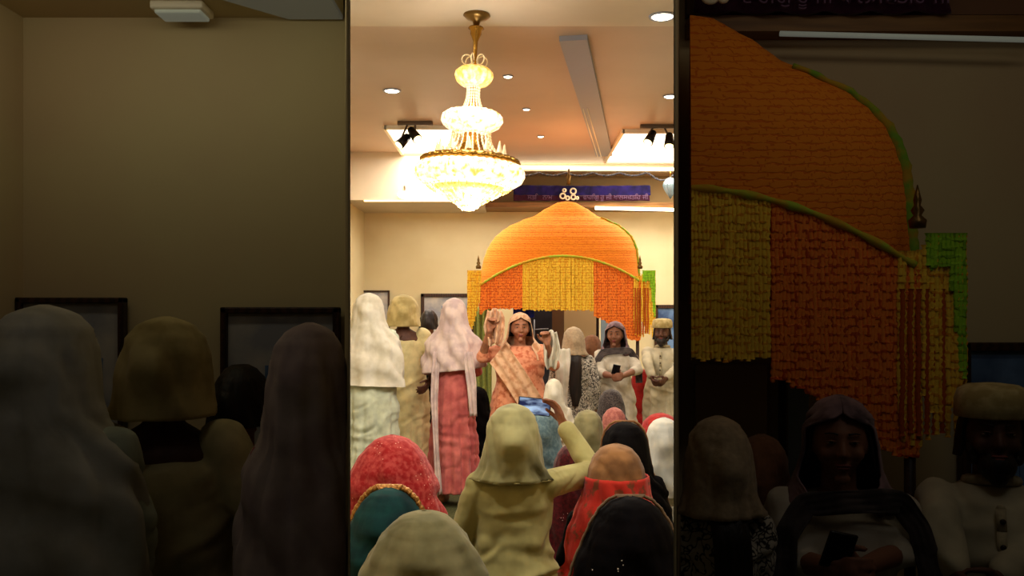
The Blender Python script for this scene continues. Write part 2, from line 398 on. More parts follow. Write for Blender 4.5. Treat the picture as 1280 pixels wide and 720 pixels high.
    if clip:                                     # nothing reaches into the added partition
        for o in [root.children[i] for i in range(len(root.children))]:
            for q in [o]+list(o.children):
                k2 = bmesh.new(); k2.from_mesh(q.data)
                p0 = Rz @ (clip[0]-Vector((base.x, d, 0))); n0 = Rz @ clip[1]
                bmesh.ops.bisect_plane(k2, geom=k2.verts[:]+k2.edges[:]+k2.faces[:], plane_co=p0, plane_no=n0, clear_inner=True); k2.to_mesh(q.data); k2.free()
    if crown:
        cb = B(); tb = vtab or HOOD; side = []
        for i in range(60):
            z = 1.20+(1.622-1.20)*math.sin(i/59*PI/2); rx, ry, cy = interp(tb, z); rx *= 1+(puff-1)*sm(1.35, 1.42, z)
            side.append((rx*.995+.012, cy-.012, z+.010*sm(1.5, 1.62, z)))
        pts = [T((-x*(1 if x > .03 else 1), y, z)) for x, y, z in side]+[T((x, y, z)) for x, y, z in side[::-1]]
        nsc = 44
        tube(cb, pts, lambda q: s*(crown[1]+(crown[1]*.45*abs(math.sin(q*nsc*PI)) if crown[2] else 0)), 8); build('veil_border', cb, crown[0], vo)
    return root, T, loc

# palette
WHITE = cloth('white_muslin', (222,216,200), rgb2=(205,198,178), scale=12)
MINT = cloth('mint_cotton', (205,212,188), scale=14)
CREAM = cloth('cream_cotton', (222,206,152), scale=14)
CREAMV = cloth('cream_georgette', (205,186,128), rgb2=(168,148,92), scale=9)
LILAC = cloth('lilac_white_net', (222,200,192), rgb2=(196,172,170), scale=12)
PINK = cloth('rose_pink_georgette', (206,112,106), rgb2=(178,86,84), scale=10)
PEACH = cloth('peach_cotton', (222,148,112), rgb2=(186,98,66), scale=26, sharp=(.36,.52))
PEACHV = cloth('pale_peach_net', (218,176,140), rgb2=(190,136,98), scale=22, sharp=(.36,.52))
PALEGREEN = cloth('pale_green_cotton', (186,178,118), rgb2=(166,156,98), scale=8)
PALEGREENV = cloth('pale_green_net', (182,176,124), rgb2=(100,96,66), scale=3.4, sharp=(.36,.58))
OLIVE = cloth('olive_grey_voile', (138,130,92), rgb2=(112,106,72), scale=9)
LACE = cloth('black_white_floral_print', (196,186,170), rgb2=(48,42,40), scale=34, pattern='voronoi', sharp=(.05,.12))
GREYLACE = cloth('dark_grey_floral_print', (84,74,70), rgb2=(34,28,30), scale=40, pattern='voronoi', sharp=(.05,.14))
GREYSCARF = cloth('charcoal_scarf', (84,74,72), rgb2=(50,42,42), scale=18)
KHAKI = cloth('warm_white_cotton', (206,196,178), rgb2=(184,172,152), scale=12)
REDG = cloth('red_sequin_net', (166,26,30), rgb2=(196,74,70), scale=46, sharp=(.36,.6), glitter=(1,(240,176,160)), gscale=70)
REDP = cloth('red_printed_cotton', (196,46,32), rgb2=(128,64,36), scale=22, sharp=(.40,.46))
RED = cloth('red_cotton', (176,34,28))
TAN = cloth('tan_silk', (158,112,68), rgb2=(120,82,48), scale=10)
TEAL = cloth('dark_teal_cotton', (12,62,62), rgb2=(8,42,46), scale=10, sheen=.03)
BLACK = cloth('black_georgette', (8,5,7), rgb2=(5,3,5), scale=20, sheen=.001, spec=.06, glitter=(0,(235,225,215)), gscale=60)
BLACKP = cloth('plain_black_cotton', (12,9,10), sheen=.001, spec=.06)
BLUE = cloth('dusty_blue_cotton', (112,136,142), rgb2=(88,114,124))
MAROON = cloth('maroon_velvet', (88,16,24), rgb2=(60,10,16), glitter=(0,(220,190,190)), gscale=70)
ROSE = cloth('dusty_rose_cotton', (176,108,96), rgb2=(150,84,78))
PALEW = cloth('cool_white_cotton', (206,204,192), rgb2=(184,186,180), scale=10)
GOLD = mat('gold_thread', (196,142,72), rough=.4, metal=.5, rgb2=(150,98,46), scale=90, bump=.6)
BRONZE = mat('bronze', (120,92,48), rough=.35, metal=.8)

# ================================================================= SETTING
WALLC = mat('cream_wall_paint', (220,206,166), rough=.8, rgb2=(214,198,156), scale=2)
CEILA = mat('ceiling_beige', (204,190,170), rough=.55, rgb2=(196,182,162), scale=1.5)
CEILB = mat('ceiling_mauve', (190,166,148), rough=.45, rgb2=(182,158,140), scale=1.2)
GREYB = mat('grey_blue_panel', (146,152,170), rough=.5)
CARPET = mat('green_carpet', (92,92,56), rough=.95, rgb2=(70,74,42), scale=60, bump=.5)
WOOD = mat('dark_walnut', (66,38,24), rough=.45, rgb2=(42,24,16), scale=10, stretch=(1,1,8), pattern='wave')
GOLDW = mat('golden_oak', (142,100,50), rough=.5, rgb2=(116,78,38), scale=3, stretch=(1,6,12))
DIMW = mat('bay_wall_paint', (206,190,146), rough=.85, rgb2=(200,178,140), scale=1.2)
PARTW = mat('partition_edge_paint', (60,48,34), rough=.9)
LEDW = mat('led_warm', (255,236,196), emit=7)
LEDD = mat('led_dim', (190,196,180), emit=.10)

BACK, CEI, LW, RW = 11.5, 3.40, -1.93, 3.3
NB = 2.62                                # back wall of the two added dim bays
def sbox(name, lo, hi, m, **k):
    b = B(); lo, hi = Vector(lo), Vector(hi); box(b, (lo+hi)/2, hi-lo, **k); return struct(build(name, b, m, smooth=False))
sbox('floor', (-2.2,-1.0,-.1), (3.6,11.7,0), CARPET)
sbox('ceiling', (-2.1,NB+.05,CEI), (3.5,11.7,CEI+.1), CEILB)
sbox('trim_1', (-1.93,NB+.06,CEI-.05), (3.3,5.62,CEI), CEILA)
sbox('wall_back', (-2.1,BACK,-.0), (3.5,BACK+.1,CEI), WALLC)
sbox('wall_left', (LW-.1,NB+.05,0), (LW,BACK,CEI), WALLC)
sbox('wall_right', (RW,NB+.05,0), (RW+.1,BACK,CEI), WALLC)
# bulkhead under the ceiling at the far end, left part plain, right part open shelf in oak
a, b_ = at(438,200,10.6), at(640,200,10.6)
sbox('trim_2', (LW,10.2,at(0,250,10.2).z), (at(604,0,10.2).x,BACK,CEI), CEILA)
zt, zb2 = at(0,214,11.0).z, at(0,256,11.0).z
x0 = at(604,0,10.2).x
sbox('trim_3', (x0,11.0,zt), (RW,BACK,CEI), CEILA)
sbox('trim_4', (x0,11.0,zb2-.03), (RW,BACK,zb2+.03), GOLDW)
sbox('trim_5', (x0,11.4,zb2+.03), (RW,BACK,zt), mat('shelf_back_paint', (158,130,86), rough=.7))
sbox('baseboard_back', (LW,BACK-.02,0), (RW,BACK,.1), WOOD)
# added dim bays; the splayed partitions are invented to keep hall light out
def added_jamb(name, px, x_end, sgn):
    b = B(); k = (px-640)/F; t = .018*sgn; y0, y1 = 1.62, NB+.05
    vs = []
    for z in (0, 3.4):
        vs.append([b.verts.new(v) for v in ((k*y0, y0, z), (k*y1, y1, z), (k*y1+t, y1, z), (k*y0+t*.12, y0, z))])
    lo, hi = vs
    for i in range(4): b.faces.new((lo[i], lo[(i+1) % 4], hi[(i+1) % 4], hi[i]))
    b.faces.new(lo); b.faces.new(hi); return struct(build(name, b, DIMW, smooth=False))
added_jamb('wall_added_left', 438, 0, -1); added_jamb('wall_added_right', 842, 0, 1)
kx = 202/F*NB
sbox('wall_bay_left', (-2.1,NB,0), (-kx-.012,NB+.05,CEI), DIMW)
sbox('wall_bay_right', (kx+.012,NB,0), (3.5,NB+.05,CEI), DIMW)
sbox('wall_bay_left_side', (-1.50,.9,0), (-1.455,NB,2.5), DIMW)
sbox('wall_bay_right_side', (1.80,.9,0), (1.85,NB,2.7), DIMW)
def bayceil(name, sg, xe, z):
    b = B(); k = (202/F)*sg; pts = [(k*1.62+.02*sg,1.62),(k*NB+.02*sg,NB),(xe,NB),(xe,.9),(k*1.62+.02*sg,.9)]
    lo = [b.verts.new((x,y,z)) for x, y in pts]; hi = [b.verts.new((x,y,z+.05)) for x, y in pts]
    for i in range(5): b.faces.new((lo[i], lo[(i+1) % 5], hi[(i+1) % 5], hi[i]))
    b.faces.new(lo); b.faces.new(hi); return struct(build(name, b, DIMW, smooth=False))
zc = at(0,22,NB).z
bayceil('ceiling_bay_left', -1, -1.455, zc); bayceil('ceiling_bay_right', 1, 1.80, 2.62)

# ================================================================= CEILING THINGS
def ray_ceil(px, py, z): d = F*(z-H0)/(HZ-py); return Vector(((px-640)/F*d, d, z))
def downlight(px, py, r, label, z=CEI, grp='round ceiling downlights'):
    p = ray_ceil(px, py, z) if px is not None else Vector(py)
    t = thing('downlight', label, 'ceiling light', p, 0, 'added fill downlights over the audience' if grp is True else None)
    b = B(); lathe(b, [(-.004,r*1.0),(-.010,r*1.08),(-.010,r*1.25),(0,r*1.28)], n=24); build('trim_ring', b, GREYB, t)
    b = B(); lathe(b, [(-.006,r*.99),(-.012,r*.8),(-.013,.001)], n=24); build('lens', b, mat('lamp_lens', (255,238,205), emit=9), t)
    return t, p
DL = [(490,113,.060,'round ceiling downlight left of the chandelier'), (635,95,.032,'small ceiling spot just right of the chandelier top'),
      (658,136,.030,'middle one of the three small ceiling spots'), (676,170,.030,'farthest small ceiling spot above the orange canopy'),
      (828,20,.066,'large round downlight at the top right of the ceiling'), (838,120,.052,'round downlight above the right track spotlights')]
lamps = []
for px, py, r, l in DL:
    t, p = downlight(px, py, r, l, CEI if py > 20 else CEI-.05); lamps.append((p, r))
# oblique grey strip panel in the ceiling
b = B(); a0, a1 = ray_ceil(699,45,CEI), ray_ceil(745,192,CEI); w0, w1 = .19, .19
dr = (a1-a0).normalized(); nr = Vector((dr.y, -dr.x, 0))
q = [a0, a1, a1+nr*w1, a0+nr*w0]
lo = [b.verts.new(v-Vector((0,0,.035))) for v in q]; hi = [b.verts.new(v) for v in q]
for i in range(4): b.faces.new((lo[i], lo[(i+1) % 4], hi[(i+1) % 4], hi[i]))
b.faces.new(lo); b.faces.new(hi)
st = build('ceiling_channel', b, GREYB, smooth=False); tag(st, 'long grey-blue strip panel running obliquely across the ceiling', 'ceiling panel')
for o_ in (.02, .06):
    b = B(); seg(b, a0+(a1-a0)*.45+nr*o_+Vector((0,0,-.037)), a1+nr*o_+Vector((0,0,-.037)), .006, .006, 8); build('white_line', b, mat('white_trim', (235,225,205), rough=.5), st)
# bright recessed light panels at the far end
def light_panel(x_a, x_b, y_a, y_b, label, name='ceiling_light_panel'):
    d0, d1 = F*(CEI-H0)/(HZ-y_a), F*(CEI-H0)/(HZ-y_b)
    xa, xb = (x_a-640)/F*d1, (x_b-640)/F*d1
    t = thing(name, label, 'ceiling light', ((xa+xb)/2, (d0+d1)/2, CEI))
    b = B(); w, h = (xb-xa), d1-d0
    for sx in (-1, 1): box(b, (sx*w/2, 0, -.02), (.03, h+.03, .04))
    for sy in (-1, 1): box(b, (0, sy*h/2, -.02), (w, .03, .04))
    build('frame', b, mat('white_trim', (235,225,205)), t, smooth=False)
    b = B(); box(b, (0,0,-.008), (w-.03, h-.03, .01)); build('diffuser', b, mat('panel_diffuser', (255,240,205), emit=3.2), t, smooth=False)
    return ((xa+xb)/2, (d0+d1)/2, w, h)
PL = [light_panel(507,578,157,196,'glowing rectangular ceiling light behind the chandelier'), light_panel(756,900,162,200,'glowing rectangular ceiling light above the right spotlights')]
# LED strips
def strip(name, p0, p1, r, label, m=LEDW):
    b = B(); seg(b, p0, p1, r, r, 8, False); return tag(build(name, b, m), label, 'light strip')
strip('led_strip', at(635,209,10.986), at(880,212,10.986), .018, 'bright light strip along the ceiling edge above the blue banner')
strip('led_strip', at(744,260,10.985), at(880,263,10.985), .020, 'bright light strip under the oak shelf right of the canopy tip')
strip('led_strip', at(455,251,10.193), at(600,251,10.193), .010, 'faint light strip under the bulkhead left of the canopy', mat('led_faint', (255,225,160), emit=2.2))
# track spotlights
BLK = mat('black_metal', (24,20,20), rough=.4, metal=.5); GRYM = mat('grey_metal', (96,80,66), rough=.5, metal=.4)
def track(px, py, z, label, heads, glow=False):
    p = ray_ceil(px, py, z); t = thing('track_spotlight', label, 'spotlight', p)
    k = p.y/F
    b = B(); box(b, (0,0,-.018), (44*k, .05, .036), .006); build('track', b, GRYM, t)
    for hx_, hz_, ang in heads:
        b = B(); seg(b, (hx_*k*.6,0,-.03), (hx_*k,-.01,hz_*k+.06), .010, .010, 8); arm = build('stem', b, GRYM, t)
        q = Vector((math.sin(ang), -.45, -math.cos(ang))).normalized(); c = Vector((hx_*k, -.02, hz_*k))
        b = B(); seg(b, c-q*.07, c+q*.05, .040, .052, 16, False); ell(b, c-q*.07, (.040,.040,.040)); hd = build('lamp_head', b, BLK, t)
        b = B(); ell(b, c+q*.05, (.042,.042,.012), q.to_track_quat('Z','Y').to_matrix()); build('lens', b, mat('warm_lens', (255,225,160), emit=3.0), hd)
    return t
track(519,152,CEI,'pair of dark track spotlights left of the chandelier', [(-16,-26,-.7),(0,-18,.6)])
track(822,156,CEI,'pair of dark track spotlights at the right above the banner', [(-10,-18,-.5),(14,-22,-.1)])
# little lit lamp on the bulkhead
t = thing('wall_spotlight', 'small glowing wall lamp on the bulkhead left of the chandelier base', 'spotlight', at(507,243,10.13))
b = B(); seg(b, (-.02,.06,.10), (0,0,0), .012, .012, 8); build('bracket', b, GRYM, t)
b = B(); seg(b, (-.05,0,0), (.06,-.03,-.02), .045, .05, 16); build('lamp_head', b, mat('warm_lens_bright', (255,225,160), emit=5), t)

# ---------------------------------------------------------------- chandelier
cp = ray_ceil(596, 18, CEI-.05); cd = cp.y; K = cd/F
ch = thing('chandelier', 'large crystal chandelier with three glowing tiers hanging from the ceiling', 'chandelier', cp)
ch.rotation_euler = (0, math.radians(2.6), 0)
CRY = mat('crystal_glow_white', (255,238,200), rough=.1, emit=1.15, rgb2=(240,176,84), scale=30, sharp=(.34,.52))
CRYY = mat('crystal_glow_amber', (240,190,80), rough=.15, emit=.55, rgb2=(255,225,150), scale=30)
GLS = mat('clear_crystal', (236,214,170), rough=.08, emit=.08, spec=.8)
GLD = mat('polished_brass', (168,124,52), rough=.25, metal=.9)
def zz(y): return -(y-18)*K
def prof(l): return [(zz(y), r*K) for y, r in l]
b = B(); lathe(b, prof([(17.5,16),(20,17),(24,12),(27,5),(34,3)]), n=36); build('ceiling_rose', b, BRONZE, ch)
b = B(); lathe(b, prof([(34,9),(36,10),(38,7),(43,7),(47,5),(52,3),(66,2.6),(84,2.4)]), n=24); build('stem', b, GLD, ch)
for k in range(6):
    a_ = k*PI/3+.3; b = B(); pts = []
    for i in range(13):
        t_ = i/12; r_ = (10+6.5*math.cos(t_*2*PI))*K; pts.append((math.cos(a_)*r_, math.sin(a_)*r_, zz(76-6.5*math.sin(t_*2*PI))))
    tube(b, pts, .004, 8); build('crystal_loop', b, GLS, ch)
fl = lambda n_, a_: (lambda u: 1+a_*math.cos(u*2*PI*n_))
b = B(); lathe(b, prof([(83,8),(85,17),(90,22.5),(96,23.5),(102,21),(107,15),(108.5,9)]), n=120, fr=fl(15,.045)); build('upper_bowl', b, CRYY, ch)
def strands(n_, y0, r0, y1, r1, bow, bead, m, name):
    for k in range(n_):
        b = B(); a_ = 2*PI*k/n_; pp = []
        for i in range(bead):
            t_ = (i+.5)/bead; r_ = (r0+(r1-r0)*t_+bow*math.sin(t_*PI))*K; z_ = zz(y0+(y1-y0)*t_)
            pp.append(Vector((math.cos(a_)*r_, math.sin(a_)*r_, z_)))
            bmesh.ops.create_icosphere(b, subdivisions=1, radius=K*abs(y1-y0)/bead*.46, matrix=Matrix.Translation(pp[-1]) @ Matrix.Diagonal((.75,.75,1.25,1)))
        for p_, q_ in zip(pp, pp[1:]): seg(b, p_, q_, .002, .002, 5, False)
        build(name, b, m, ch, smooth=False)
strands(18, 108, 8, 141, 15, -3, 9, GLS, 'crystal_strand')
b = B(); lathe(b, prof([(108,5),(118,5),(128,7),(141,9)]), n=24); build('inner_column', b, GLD, ch)
b = B(); lathe(b, prof([(138,16),(140,30),(145,36.5),(152,37.5),(158,34),(164,24),(167,14)]), n=160, fr=fl(20,.04)); build('middle_bowl', b, CRY, ch)
strands(26, 165, 24, 198, 40, -5, 8, GLS, 'crystal_strand')
b = B(); lathe(b, prof([(165,10),(180,13),(198,18)]), n=30, fr=fl(10,.08)); build('inner_column', b, GLD, ch)
for k in range(12):
    a_ = 2*PI*k/12; b = B(); v = Vector((math.cos(a_)*42*K, math.sin(a_)*42*K, zz(186)))
    bmesh.ops.create_cone(b, cap_ends=True, segments=4, radius1=.018, radius2=.003, depth=.07, matrix=Matrix.Translation(v)); build('crystal_prism', b, GLS, ch, smooth=False)
b = B(); lathe(b, prof([(196,48),(198,58),(202,62),(206,60),(206.5,50)]), n=120, fr=fl(30,.03)); build('crown_ring', b, GLD, ch)
b = B(); lathe(b, prof([(204,54),(207,63),(213,67),(220,67.5),(227,64),(232,56),(234,46)]), n=240, fr=fl(40,.03)); build('lower_bowl', b, CRY, ch)
for j, (y0, r0, y1, r1, n_) in enumerate(((233,54,241,42,36), (240,41,248,29,28), (247,28,255,16,18), (254,16,263,5,12))):
    strands(n_, y0, r0, y1, r1, 2, 3, CRYY if j % 2 == 0 else CRY, 'crystal_drop')
b = B(); ell(b, (0,0,zz(258)), (9*K,9*K,6*K)); lathe(b, prof([(230,50),(240,36),(250,20),(258,8)]), n=40); build('base_core', b, CRYY, ch)

# ---------------------------------------------------------------- emblem banner on the oak shelf + tinsel
NAVY = cloth('navy_velvet', (34,22,92), rgb2=(20,14,60), scale=6)
MARB = cloth('maroon_band', (62,18,46))
IVORY = mat('ivory_paint', (240,228,200), rough=.6); FADED = mat('faded_lettering', (104,74,108), rough=.7)
def text(name, body, size, loc_, m, parent, ext=.004):
    cu = bpy.data.curves.new(name, 'FONT'); cu.body = body; cu.size = size; cu.align_x = 'CENTER'; cu.align_y = 'CENTER'; cu.extrude = ext
    o = bpy.data.objects.new(name, cu); COL.objects.link(o); dg = bpy.context.evaluated_depsgraph_get(); dg.update()
    me = bpy.data.meshes.new_from_object(o.evaluated_get(dg)); bpy.data.objects.remove(o)
    q = link(name, me, m, parent, False); q.rotation_euler = (PI/2, 0, 0); q.location = loc_; return q
def banner(P, k, label, cut=None):
    """P(px,py)->world at the banner plane; k metres per photo pixel"""
    c = P(728, 241); t = thing('fabric_banner', label, 'banner', c)
    def patch(name, x0, x1, y0, y1, m, th, yo, wav=.012):
        b = B(); n = 60; g = []
        for i in range(n+1):
            px = x0+(x1-x0)*i/n; col = []
            for j in range(9):
                py = y0+(y1-y0)*j/8+2.0*math.sin((px-640)/196*PI)*.6*(1 if j < 2 else .3)
                v = P(px, py)-c; v.y += yo+wav*math.sin(px*.35+j*.3); col.append(b.verts.new(v))
            g.append(col)
        for i in range(n):
            for j in range(8): b.faces.new((g[i][j], g[i+1][j], g[i+1][j+1], g[i][j+1]))
        return solid(build(name, b, m, t), th, 0)
    xa = 642 if cut is None else cut
    patch('velvet_field', xa, 813, 231, 244, NAVY, .01, 0)
    patch('lower_band', xa, 812, 243.5, 251, MARB, .012, -.012)
    for i, (px, w) in enumerate(((665,.8),(684,.7),(735,.8),(745,.7),(757,.9),(776,1.1),(792,.9),(806,.6))):
        if px > xa: text('lettering', ['ਸਤਿ','ਨਾਮ','ਵਾਹਿ','ਗੁ','ਰੂ ਜੀ','ਖਾਲਸਾ','ਫਤਿਹ','ਜੀ'][i], 6.2*k*1.3, P(px, 247.4)-c+Vector((0,-.05,0)), FADED, t)
    # white emblem on the canopy tip side: looped cut-out ornament
    b = B()
    cyc = [(703,246,3.2),(716,240,3.4),(705,239,1.8),(716,247.5,2.8),(709,248.5,2.2),(721,248.5,1.4)]
    for ex, ey, er in cyc:
        if cut and ex-er < cut: 
            if ex+er < cut+2: continue
            ex = max(ex, cut+er)
        cc = P(ex, ey)-c+Vector((0,-.07,0)); pts = [cc+Vector((math.cos(a)*er*k, 0, math.sin(a)*er*k)) for a in [2*PI*i/18 for i in range(19)]]
        tube(b, pts, 1.05*k, 8)
    build('white_emblem', b, IVORY, t)
    return t
banner(lambda px, py: at(px, py, 10.985), 10.985/F, 'navy and maroon fabric banner with white emblem hanging above the bright canopy')
b = B(); pts = []
for i in range(90):
    px = 640+2.35*i; pts.append(at(px, 216+3.5*abs(math.sin(i*.22))+(6 if px > 812 else 0)*math.sin((px-812)*.09), 10.95)+Vector((0, .01*math.sin(i*2.1), 0)))
tube(b, pts, lambda t: .012+.006*math.sin(t*300), 6)
tag(build('tinsel_garland', b, mat('silver_blue_tinsel', (110,116,130), rough=.3, metal=.7, rgb2=(60,60,80), scale=80)), 'thin silvery garland strung above the blue banner', 'garland')
t = thing('crystal_pendant', 'bluish hanging crystal ornament at the right end of the banner', 'ornament', at(838,232,10.6))
b = B(); lathe(b, [(.10,.004),(.08,.05),(.04,.075),(0,.085),(-.05,.07),(-.10,.04),(-.16,.004)], n=48, fr=fl(12,.1)); build('crystal_body', b, mat('blue_crystal', (120,140,150), rough=.15, metal=.3), t)
b = B(); seg(b, (0,0,.10), (0,0,.20), .006, .006); build('hook', b, GLD, t)
b = B(); lathe(b, [(0,.03),(.05,.02),(.09,.035),(.13,.012),(.2,.012)], c=at(711,231,10.9), n=20)
tag(build('pendant_finial', b, BRONZE), 'small dark bronze finial hanging from the ceiling edge above the banner', 'finial')

# ---------------------------------------------------------------- framed pictures
PICM = mat('picture_mat', (196,190,184), rough=.6, rgb2=(150,152,164), scale=5); BLUEP = mat('picture_blue', (110,144,190), rough=.6, rgb2=(52,76,120), scale=4)
def frame(x0, x1, y0, y1, d, label, m=PICM, fm=WOOD, k=None, cutl=False):
    p0, p1 = at(x0, y0, d), at(x1, y1, d); c = (p0+p1)/2; w, h = abs(p1.x-p0.x), abs(p0.z-p1.z); f = .055*w if w < .5 else .045
    t = thing('picture_frame', label, 'picture', c)
    b = B()
    for sx in (-1, 1): box(b, (sx*(w/2-f/2), 0, 0), (f, .035, h), .004)
    for sz in (-1, 1): box(b, (0, 0, sz*(h/2-f/2)), (w, .035, f), .004)
    build('frame', b, fm, t, smooth=False)
    b = B(); box(b, (0, .006, 0), (w-f*1.6, .012, h-f*1.6)); build('picture', b, m, t, smooth=False)
    b = B(); box(b, (w*.08, -.002, h*.02), (w*.42, .006, h*.5)); build('inner_print', b, BLUEP, t, smooth=False)
    return t
frame(446,487,363,430,11.46,'dark wooden framed picture at the left end of the far wall')
frame(526,596,367,434,11.46,'dark wooden framed picture behind the pink dressed woman')
frame(818,880,381,440,11.46,'dark framed blue picture behind the man with the cream cap', BLUEP)

# ---------------------------------------------------------------- garlanded canopy
ORG = mat('orange_marigold', (248,140,34), rough=.8, rgb2=(206,84,12), scale=1.45, pattern='brick', bump=.5, sharp=(.15,.7))
DORG = mat('deep_orange_marigold', (255,140,44), rough=.8, rgb2=(210,84,18), scale=1.45, pattern='brick', bump=.5, sharp=(.15,.7))
YEL = mat('yellow_marigold', (255,208,62), rough=.8, rgb2=(232,158,24), scale=1.45, pattern='brick', bump=.5, sharp=(.15,.7))
GRN = mat('lime_leaf_garland', (170,196,50), rough=.8, rgb2=(208,160,30), scale=18, bump=.5)
LIME = mat('lime_fringe', (160,214,40), rough=.8, rgb2=(130,180,30), scale=1.45, pattern='brick', bump=.5, sharp=(.15,.7))
def strandsheet(name, P, xs, y0f, y1f, d, m, parent, wid, bead, org, cut=-1e9, bow=0):
    b = B(); uvl = b.loops.layers.uv.new('UVMap')
    for si, px in enumerate(xs):
        if px < cut: continue
        y0, y1 = y0f(px), y1f(px)+random.uniform(-.8, .8)*bead*.5
        n = max(3, int((y1-y0)/(bead*.45))); prev = None
        dd = d+bow*random.uniform(-1, 1)
        for i in range(n+1):
            py = y0+(y1-y0)*i/n; r = wid*(.50+.16*math.cos(i*2*PI*.45*1.0)); ring = []
            c = P(px+.25*math.sin(i*.31+si), py, dd)
            kk = (P(px+1, py, dd)-P(px, py, dd)).length
            for q in range(5):
                a = PI*(1+q/4); ring.append(b.verts.new(c-org+Vector((math.cos(a)*r*kk, math.sin(a)*r*kk, 0))))
            if prev:
                for q in range(4):
                    f_ = b.faces.new((prev[q], prev[q+1], ring[q+1], ring[q]))
                    uv = ((px+q*wid/4)/12, py/12)
                    for lp, (du, dv) in zip(f_.loops, ((0,-.04),(.03,-.04),(.03,0),(0,0))): lp[uvl].uv = (uv[0]+du, uv[1]+dv)
            prev = ring
    return build(name, b, m, parent)
PROF = [(252,3),(253,11),(256,16),(258,20),(263,29),(269,37),(276,55),(283,70),(290,79),(297,86),(305,90.5),(313,94),(327,97),(345,99.5),(366,100)]
def arch(px):
    u = (px-701)/100; return 320+34*abs(u)**2.0+2.0*u*(-1)
def canopy(P, dc, dep, label, cut=None, jam=None):
    """P(px,py,d)->world; dc distance of the centre; dep half depth in metres"""
    org = P(704, 330, dc) if cut is None else P(760, 330, dc)
    org = Vector((org.x, org.y, 0)); t = thing('flower_canopy', label, 'canopy', org)
    b = B(); uvl = b.loops.layers.uv.new('UVMap'); n = 144; rows = []
    ys = [252+i*1.2 for i in range(96)]
    prev = None
    for yi, y in enumerate(ys):
        r = interp([(a, q) for a, q in PROF], y)[0]; cx = 708-8*sm(252, 350, y); ring = []
        for k in range(n):
            a = 2*PI*k/n; c, s_ = math.cos(a), math.sin(a); e = .80
            ux, uy = math.copysign(abs(c)**e, c), math.copysign(abs(s_)**e, s_)
            bump = .8*abs(math.sin(k*PI/2+0.0))*(.5+.5*math.sin(yi*1.7+(k % 4)))*.8 if r > 8 else 0
            rr = r+bump*.6
            d = dc+dep*(r/100)*uy
            ring.append(b.verts.new(P(cx+rr*ux, y, d)-org))
        if prev:
            for k in range(n):
                f_ = b.faces.new((prev[k], prev[(k+1) % n], ring[(k+1) % n], ring[k]))
                for lp, (du, dv) in zip(f_.loops, ((0,-1),(1,-1),(1,0),(0,0))):
                    a = (k+du)/n*2*PI; lp[uvl].uv = (max(r, 12)*a/12*.8, (y+dv*1.2)/12)
        prev = ring
    dome = build('dome_cover', b, mat('orange_marigold_dome', (244,140,28), rough=.9, rgb2=(226,110,14), scale=1.7, pattern='brick', bump=.4, sharp=(.1,.6)), t)
    fd = dc-dep-.02; cu = cut or -1e9
    rng = lambda a, b_, st: [a+i*st for i in range(int((b_-a)/st)+1)]
    kw = dict(parent=t, wid=2.0, bead=3, org=org, cut=cu)
    if cut is None: strandsheet('front_curtain', P, rng(600,653,1.5), lambda x: arch(x)+1, lambda x: 386+8*sm(612,598,x), fd, DORG, bow=.01, **kw)
    strandsheet('front_curtain', P, rng(654,742,1.5), lambda x: arch(x)+1, lambda x: 388, fd-.01, YEL, bow=.01, **kw)
    strandsheet('front_curtain', P, rng(743,801,1.5), lambda x: arch(x)+1, lambda x: 396+30*sm(742,795,x), fd, DORG, bow=.01, **kw)
    b = B(); pts = [P(x, arch(x), fd-.03)-org for x in rng(max(601, cu+1), 800, 2)]
    kk = (P(701,0,fd)-P(700,0,fd)).length
    tube(b, pts, lambda q: kk*(1.5+.35*math.sin(q*260)), 8); build('arch_garland', b, GRN, t)
    b = B(); pts = []
    for i in range(40):
        y = 272+i*2.0; r = interp([(a, q) for a, q in PROF], y)[0]; cx = 708-8*sm(252, 350, y); pts.append(P(cx+r*.985, y, dc-dep*.25)-org)
    tube(b, pts, lambda q: kk*(1.3+1.5*sm(0,.5,q)+.3*math.sin(q*150)), 8); build('edge_garland', b, mat('green_leaf_garland', (120,168,40), rough=.8, rgb2=(190,150,30), scale=20, bump=.4), t)
    if cut is None:
        strandsheet('corner_fringe', P, rng(585,601,1.6), lambda x: 338, lambda x: 372+40*sm(603,588,x), fd-.01, YEL, bow=.03, **kw)
    strandsheet('corner_fringe', P, rng(793,820,1.6), lambda x: 345-6*sm(800,806,x), lambda x: 396+26*abs(math.sin(x*.9)), fd-.01, YEL, bow=.03, **kw)
    strandsheet('lime_fringe', P, rng(804,819,1.6), lambda x: 338, lambda x: 352+44*sm(812,818,x), fd-.05, LIME, bow=.01, **kw)
    strandsheet('corner_fringe', P, rng(794,812,3.2), lambda x: 360, lambda x: 418, fd-.035, mat('dark_orange_fringe', (190,84,14), rough=.8), bow=.02, **kw)
    for px in ((598, 800) if cut is None else (800,)):
        b = B(); c = P(px, 336, fd-.04)-org
        lathe(b, [(0,3*kk),(3*kk,3.5*kk),(5*kk,1.5*kk),(7*kk,2.6*kk),(9*kk,1.2*kk),(11*kk,1.6*kk),(17*kk,.2*kk)], c=c, n=16); build('finial', b, BRONZE, t)
    posts = ((590, fd+.1), (797, fd+.08), (747, dc+dep*.8), (655, dc+dep*.8)) if cut is None else ((797, fd+.06), (747, dc+dep*.6))
    for px, pd in posts:
        top = P(px, 372, pd)-org; b = B(); w = 2.2*kk
        seg(b, (top.x, top.y, .02), top, w, w, 12, False)
        lathe(b, [(0,w*2.4),(.05,w*2.4),(.08,w*1.3)], c=(top.x, top.y, 0), n=20); build('post', b, WOOD, t)
